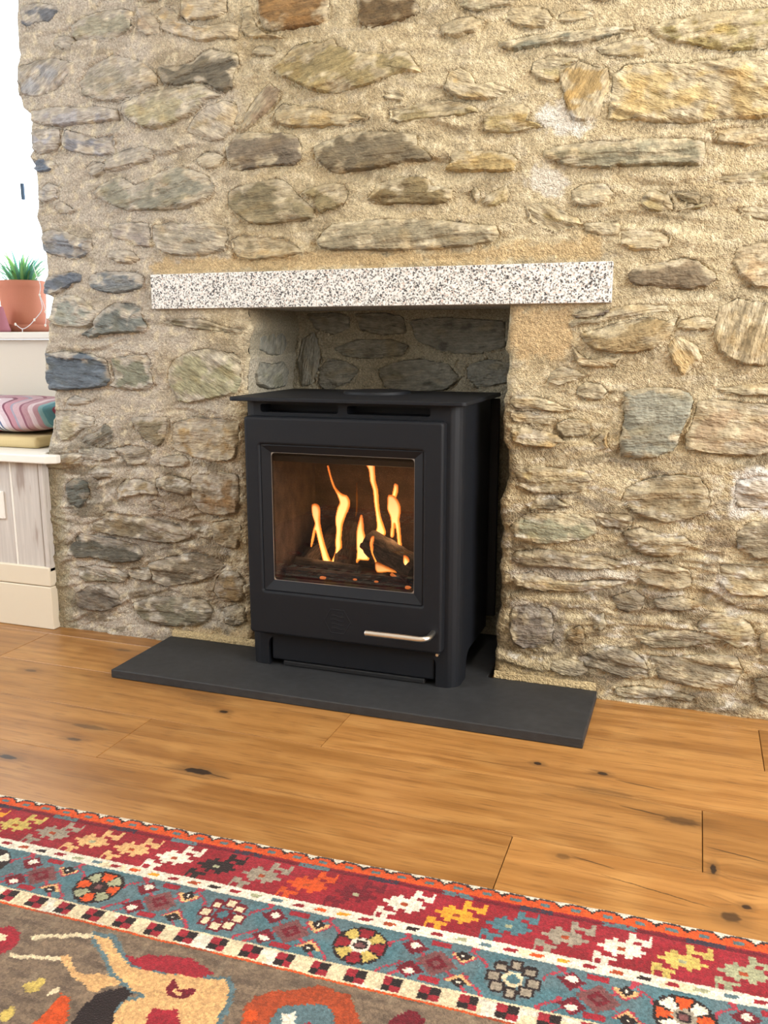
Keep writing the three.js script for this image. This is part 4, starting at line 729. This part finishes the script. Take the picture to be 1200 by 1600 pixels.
  return mix3(mix3(C.taupe, [104, 88, 74], sstep(-.2, .5, noise(s * 25, t * 90))), [150, 132, 110], .6 * sstep(.1, .5, noise(s * 60, t * 18)));
}
const KS = Math.round((RUG.s1 - RUG.s0) / RUG.knot), KT = Math.round((RUG.t1 - RUG.t0) / RUG.knot), knots = [];
for (let j = 0; j < KT; j++) for (let i = 0; i < KS; i++) {
  const t = RUG.t0 + (j + .5) * RUG.knot, s = RUG.s0 + (i + .5) * RUG.knot, far = RUG.t1 - t, m = .78 + .2 * hash(i, j) + .10 * noise(s * 4, t * 70), c = rugColour(s, far > .25 ? t : Math.max(0, far));
  knots.push(c.map((q) => q * m));
}
const SUB = 3;
const rugMap = tex(KS * SUB > 2046 ? KS * 3 : KS * SUB, KT * SUB, (i, j) => { const a = Math.min(KS - 1, Math.floor((i + .9 * noise(i / 2.3, j / 2.3)) / SUB)), b = Math.min(KT - 1, Math.max(0, Math.floor((j + .9 * noise(i / 2.3 + 40, j / 2.3)) / SUB))), c = knots[b * KS + Math.max(0, a)], m = .9 + .2 * hash(i, j + 5); return c.map((q) => q * m); }, true, false);
const pileBump = tex(512, 512, (i, j) => 128 + 60 * noise(i / 3.2, j / 3.2) + (hash(i, j) - .5) * 110);
pileBump.repeat.set(7, 4);
const pile = phy({ color: 0xffffff, map: rugMap, bumpMap: pileBump, bumpScale: .0022, roughness: .96, sheen: .35, sheenRoughness: .6, sheenColor: new THREE.Color(.6, .5, .45) });
const rug = thing('rug', 'red woven wool rug with bordered geometric bands and flowers on the oak floor', 'rug', [RUG.ax, 0, RUG.az]);
{
  const toW = (s, t) => { const c = Math.cos(RUG.rot), q = Math.sin(RUG.rot); return [RUG.ax + s * c + t * q, RUG.az - s * q + t * c]; };
  const th = .0095, e = .006;
  part('pile', grid(330, 200, (u, v) => {
    const s = mix(RUG.s0, RUG.s1, u), t = mix(RUG.t1, RUG.t0, v), d = Math.min(s - RUG.s0, RUG.s1 - s, t - RUG.t0, RUG.t1 - t), k = clamp(d / e), wob = .0016 * noise(s * 9, t * 9) + .0012 * noise(s * 40, t * 40);
    const [x, z] = toW(s, t + .003 * noise(s * 5, 3) * sstep(.05, 0, t)); return { p: [x, .001 + th * Math.sqrt(1 - (1 - k) ** 2) + wob * k, z], uv: [(s - RUG.s0) / (RUG.s1 - RUG.s0), (t - RUG.t0) / (RUG.t1 - RUG.t0)] };
  }), pile, rug);
  const [bx, bz] = toW((RUG.s0 + RUG.s1) / 2, (RUG.t0 + RUG.t1) / 2), base = box(-(RUG.s1 - RUG.s0) / 2 + .004, (RUG.s1 - RUG.s0) / 2 - .004, .0005, .004, -(RUG.t1 - RUG.t0) / 2 + .004, (RUG.t1 - RUG.t0) / 2 - .004);
  base.rotateY(RUG.rot); base.translate(bx, 0, bz);
  part('backing', base, std({ color: new THREE.Color(...lin('b7a384')), roughness: 1 }), rug);
}

// ---------------------------------------------------------------- the window seat
const washTex = tex(512, 1024, (i, j) => { const u = i / 512, v = j / 1024, g = noise(u * 40, v * 3) + .5 * noise(u * 110, v * 7), w = fbm(u * 5, v * 3, 4), k = 196 + 14 * g; return mix3([k, k - 6, k - 12], [142, 126, 116], .7 * sstep(.1, .6, w + .35 * g)); }, true);
const washed = std({ color: 0xffffff, map: washTex, roughness: .75 });
const creamPaint = std({ color: new THREE.Color(...lin('ddd2bd')), roughness: .5 });
const seat = thing('built_in_bench', 'built-in window seat with whitewashed boards and cream rails beside the stone wall', 'bench', [-1.95, 0, -.2]);
const FZ1 = .024, SX = -1.207;
{
  const sh = new THREE.Shape([[-2.69, -.052], [-1.172, -.052], [-1.146, -.036], [-1.146, -.020], [-1.215, -.020], [-1.215, .445], [-2.69, .445]].map((p) => new THREE.Vector2(...p)));
  part('seat_board', upright(sh, .484, .508, .004), whitePaint, seat);
  const xs = [-2.69, -2.59, -2.49, -2.39, -2.29, -2.19, -2.09, -1.99, -1.89, -1.79, -1.69, -1.60, -1.51, -1.42, -1.322, -1.224];
  for (let i = 0; i + 1 < xs.length; i++) { const g = box(xs[i] + .002, xs[i + 1] - .002, .170, .484, FZ1 - .022, FZ1 - .004, .003); const p = g.attributes.position, n = []; for (let k = 0; k < p.count; k++) n.push(p.getX(k) * 3 + i * .37, p.getY(k) * 1.6 + i * .21); g.setAttribute('uv', new THREE.Float32BufferAttribute(n, 2)); part('board', g, washed, seat); }
  for (let i = 1; i + 1 < xs.length; i++) part('bead', box(xs[i] - .003, xs[i] + .003, .170, .484, FZ1 - .020, FZ1 - .002, .002), whitePaint, seat);
  part('stile', box(-1.222, SX, .170, .484, FZ1 - .025, FZ1, .002), washed, seat);
  part('rail', box(-2.69, SX, .128, .184, FZ1 - .025, FZ1 + .004, .004), creamPaint, seat);
  part('plinth', box(-2.69, SX, .0005, .1265, FZ1 - .025, FZ1 + .004, .003), creamPaint, seat);
  part('finger_plate', box(-1.395, -1.352, .315, .395, FZ1 - .004, FZ1 + .004, .002), whitePaint, seat);
  part('carcass', box(-2.69, -1.225, .01, .48, -.44, FZ1 - .024), std({ color: 0x6e665a, roughness: .9 }), seat);
}
part('trim_1', box(-2.5, -1.20, .817, .8405, -.67, -.41, .006, 3), whitePaint).userData.kind = 'structure';
// pad and striped cushion on it
const cushionCloth = tex(256, 256, (i, j) => 128 + 50 * noise(i / 2, j / 2) + 40 * Math.sin(i * 1.6) * Math.sin(j * 1.6));
function pillow(cx, cy, cz, a, b, c, e1, e2, uvf) {
  const sp = (w, m) => Math.sign(Math.cos(w)) * Math.abs(Math.cos(w)) ** m, ss = (w, m) => Math.sign(Math.sin(w)) * Math.abs(Math.sin(w)) ** m;
  return grid(120, 60, (u, v) => { const w = u * 2 * Math.PI, n = (v - .5) * Math.PI, x = a * sp(n, e1) * sp(w, e2), z = -c * sp(n, e1) * ss(w, e2), y = b * ss(n, e1); const q = 1 + .02 * noise(x * 9, z * 9); return { p: [cx + x * q, cy + y * q + .004 * noise(x * 14 + 3, z * 14), cz + z * q], uv: uvf(x, y, z) }; });
}
solo('seat_pad', box(-2.45, -1.286, .5085, .541, -.425, -.052, .014, 4), std({ color: new THREE.Color(...lin('cdb98a')), roughness: .9, bumpMap: cushionCloth, bumpScale: .0006 }), 'thick cream seat pad lying on the window seat', 'seat pad');
const STR = [['b58f9a', 8], ['8e5f70', 3], ['c3a6b0', 9], ['9d9db0', 3], ['b98a98', 8], ['7d4d60', 3], ['cdbac4', 7], ['d9d2da', 7], ['5f6f96', 3], ['dfe2ea', 3], ['4f6288', 3], ['c9cfdc', 5], ['a8586c', 8], ['c77f8e', 4], ['93485c', 4], ['5f92a0', 7], ['86b0b8', 4], ['b58f9a', 6], ['d7c4cc', 6]];
const stripeTex = tex(256, 512, (i, j) => { let s = STR.reduce((a, b) => a + b[1], 0), v = (j / 512 + .004 * noise(i / 20, j / 20)) * s, k = 0; while (k < STR.length - 1 && v > STR[k][1]) v -= STR[k++][1]; const c = toS(lin(STR[k][0])), m = .93 + .14 * hash(i, j); return c.map((q) => q * m); }, true);
solo('striped_cushion', pillow(-1.62, .5925, -.235, .335, .047, .165, .45, .35, (x, y, z) => { const r = Math.hypot(x - .10, y + .06, (z - .16) * .6); return [x * 2, 1 - r * 5]; }), phy({ color: 0xffffff, map: stripeTex, roughness: .95, sheen: .3, bumpMap: cushionCloth, bumpScale: .0008 }), 'striped pink and blue woven cushion resting on the cream seat pad', 'cushion');

// ---------------------------------------------------------------- on the sill
const terracotta = std({ color: new THREE.Color(...lin('c4806a')), roughness: .85, bumpMap: sandBump, bumpScale: .0005 });
const lathe = (pts, n = 48) => new THREE.LatheGeometry(pts.map((p) => new THREE.Vector2(...p)), n);
const SILL = .8405, PX = -1.756, PZ = -.575;
const plant = thing('potted_plant', 'green spiky leaved plant in a large terracotta pot on the window sill', 'plant', [PX, SILL, PZ]);
{
  const pot = lathe([[0, .020], [.066, .020], [.070, .024], [.075, .10], [.078, .150], [.081, .153], [.082, .172], [.078, .175], [.074, .172], [.071, .150], [0, .146]]); pot.translate(PX, SILL, PZ);
  part('pot', pot, terracotta, plant);
  const sau = lathe([[0, .0005], [.074, .0005], [.086, .020], [.088, .026], [.084, .027], [.076, .010], [0, .010]]); sau.translate(PX, SILL, PZ);
  part('saucer', sau, terracotta, plant);
  const soil = lathe([[0, .156], [.040, .157], [.072, .152]], 32); soil.translate(PX, SILL, PZ); part('soil', soil, std({ color: 0x2c2119, roughness: 1 }), plant);
  const leafMats = ['74ab82', '96c47c', '5f9c8c'].map((c) => phy({ color: new THREE.Color(...lin(c)), roughness: .55, side: THREE.DoubleSide, transmission: .55, thickness: 0 }));
  for (let i = 0; i < 70; i++) {
    const a = hash(i, 1) * Math.PI * 2, len = .075 + .075 * hash(i, 2), lean = .25 + 1.25 * hash(i, 3), w = .0042 + .002 * hash(i, 4), r0 = .045 * Math.sqrt(hash(i, 5));
    const g = grid(2, 12, (u, v) => { const k = v, out = r0 + len * lean * k * (.35 + .65 * k), up = len * (k * (1.15 - .35 * lean * k)), ww = w * (1 - k ** 1.8) * (.7 + .6 * Math.min(1, k * 3)), o = (u - .5) * 2 * ww, fold = -Math.abs(u - .5) * .004 * (1 - k); return { p: [PX + Math.cos(a) * out - Math.sin(a) * o, SILL + .154 + up - fold, PZ + Math.sin(a) * out + Math.cos(a) * o] }; });
    part('leaf', g, leafMats[i % 3], plant);
  }
}
{ const g = lathe([[0, 0], [.0335, 0], [.0345, .010], [.032, .014], [.016, .082], [.012, .085], [0, .085]], 40); g.translate(-1.752, SILL, -.449); solo('terracotta_pot', g, std({ color: new THREE.Color(...lin('b9788a')), roughness: .8 }), 'small pink upturned pot with sloping sides beside the plant pot', 'pot'); }
{
  const pts = [[-1.585, 1.053], [-1.577, 1.027], [-1.562, .990], [-1.568, .959], [-1.562, .916], [-1.597, .880], [-1.625, .859], [-1.650, .851], [-1.677, .866]].map(([x, y]) => new THREE.Vector3(x, y, -.44));
  const l = thing('fairy_light_string', 'thin white wire string of tiny fairy lights hanging over the terracotta pot', 'string lights', [-1.62, SILL, -.44]);
  const wm = std({ color: 0xe8e8ee, roughness: .5 });
  const wire = part('wire', new THREE.TubeGeometry(new THREE.CatmullRomCurve3(pts), 60, .0012, 6), wm, l);
  part('wire', new THREE.TubeGeometry(new THREE.CatmullRomCurve3([[-1.568, .959], [-1.555, .93], [-1.548, .90], [-1.554, .8585]].map(([x, y]) => new THREE.Vector3(x, y, -.44))), 24, .0012, 6), wm, l);
  part('wire', new THREE.TubeGeometry(new THREE.CatmullRomCurve3([[-1.650, .851], [-1.650, .8412]].map(([x, y]) => new THREE.Vector3(x, y, -.44))), 4, .0014, 6), wm, l);
  for (const [x, y] of [[-1.568, .959], [-1.597, .880], [-1.549, .905], [-1.554, .862], [-1.677, .866]]) { const g = new THREE.SphereGeometry(.0034, 10, 8); g.scale(1, 1.5, 1); g.translate(x, y, -.44); part('bulb', g, std({ color: 0xf4f2ea, roughness: .3 }), l); }
}
solo('window_clip', box(-1.829, -1.818, 1.305, 1.360, -.697, -.687, .002), std({ color: 0x39506a, roughness: .6 }), 'small dark blue clip fixed on the bright window pane', 'clip');

scene.traverse((o) => { if (o.isMesh) { o.receiveShadow = true; if (o.castShadow === undefined) o.castShadow = true; } });
renderer.render(scene, camera);
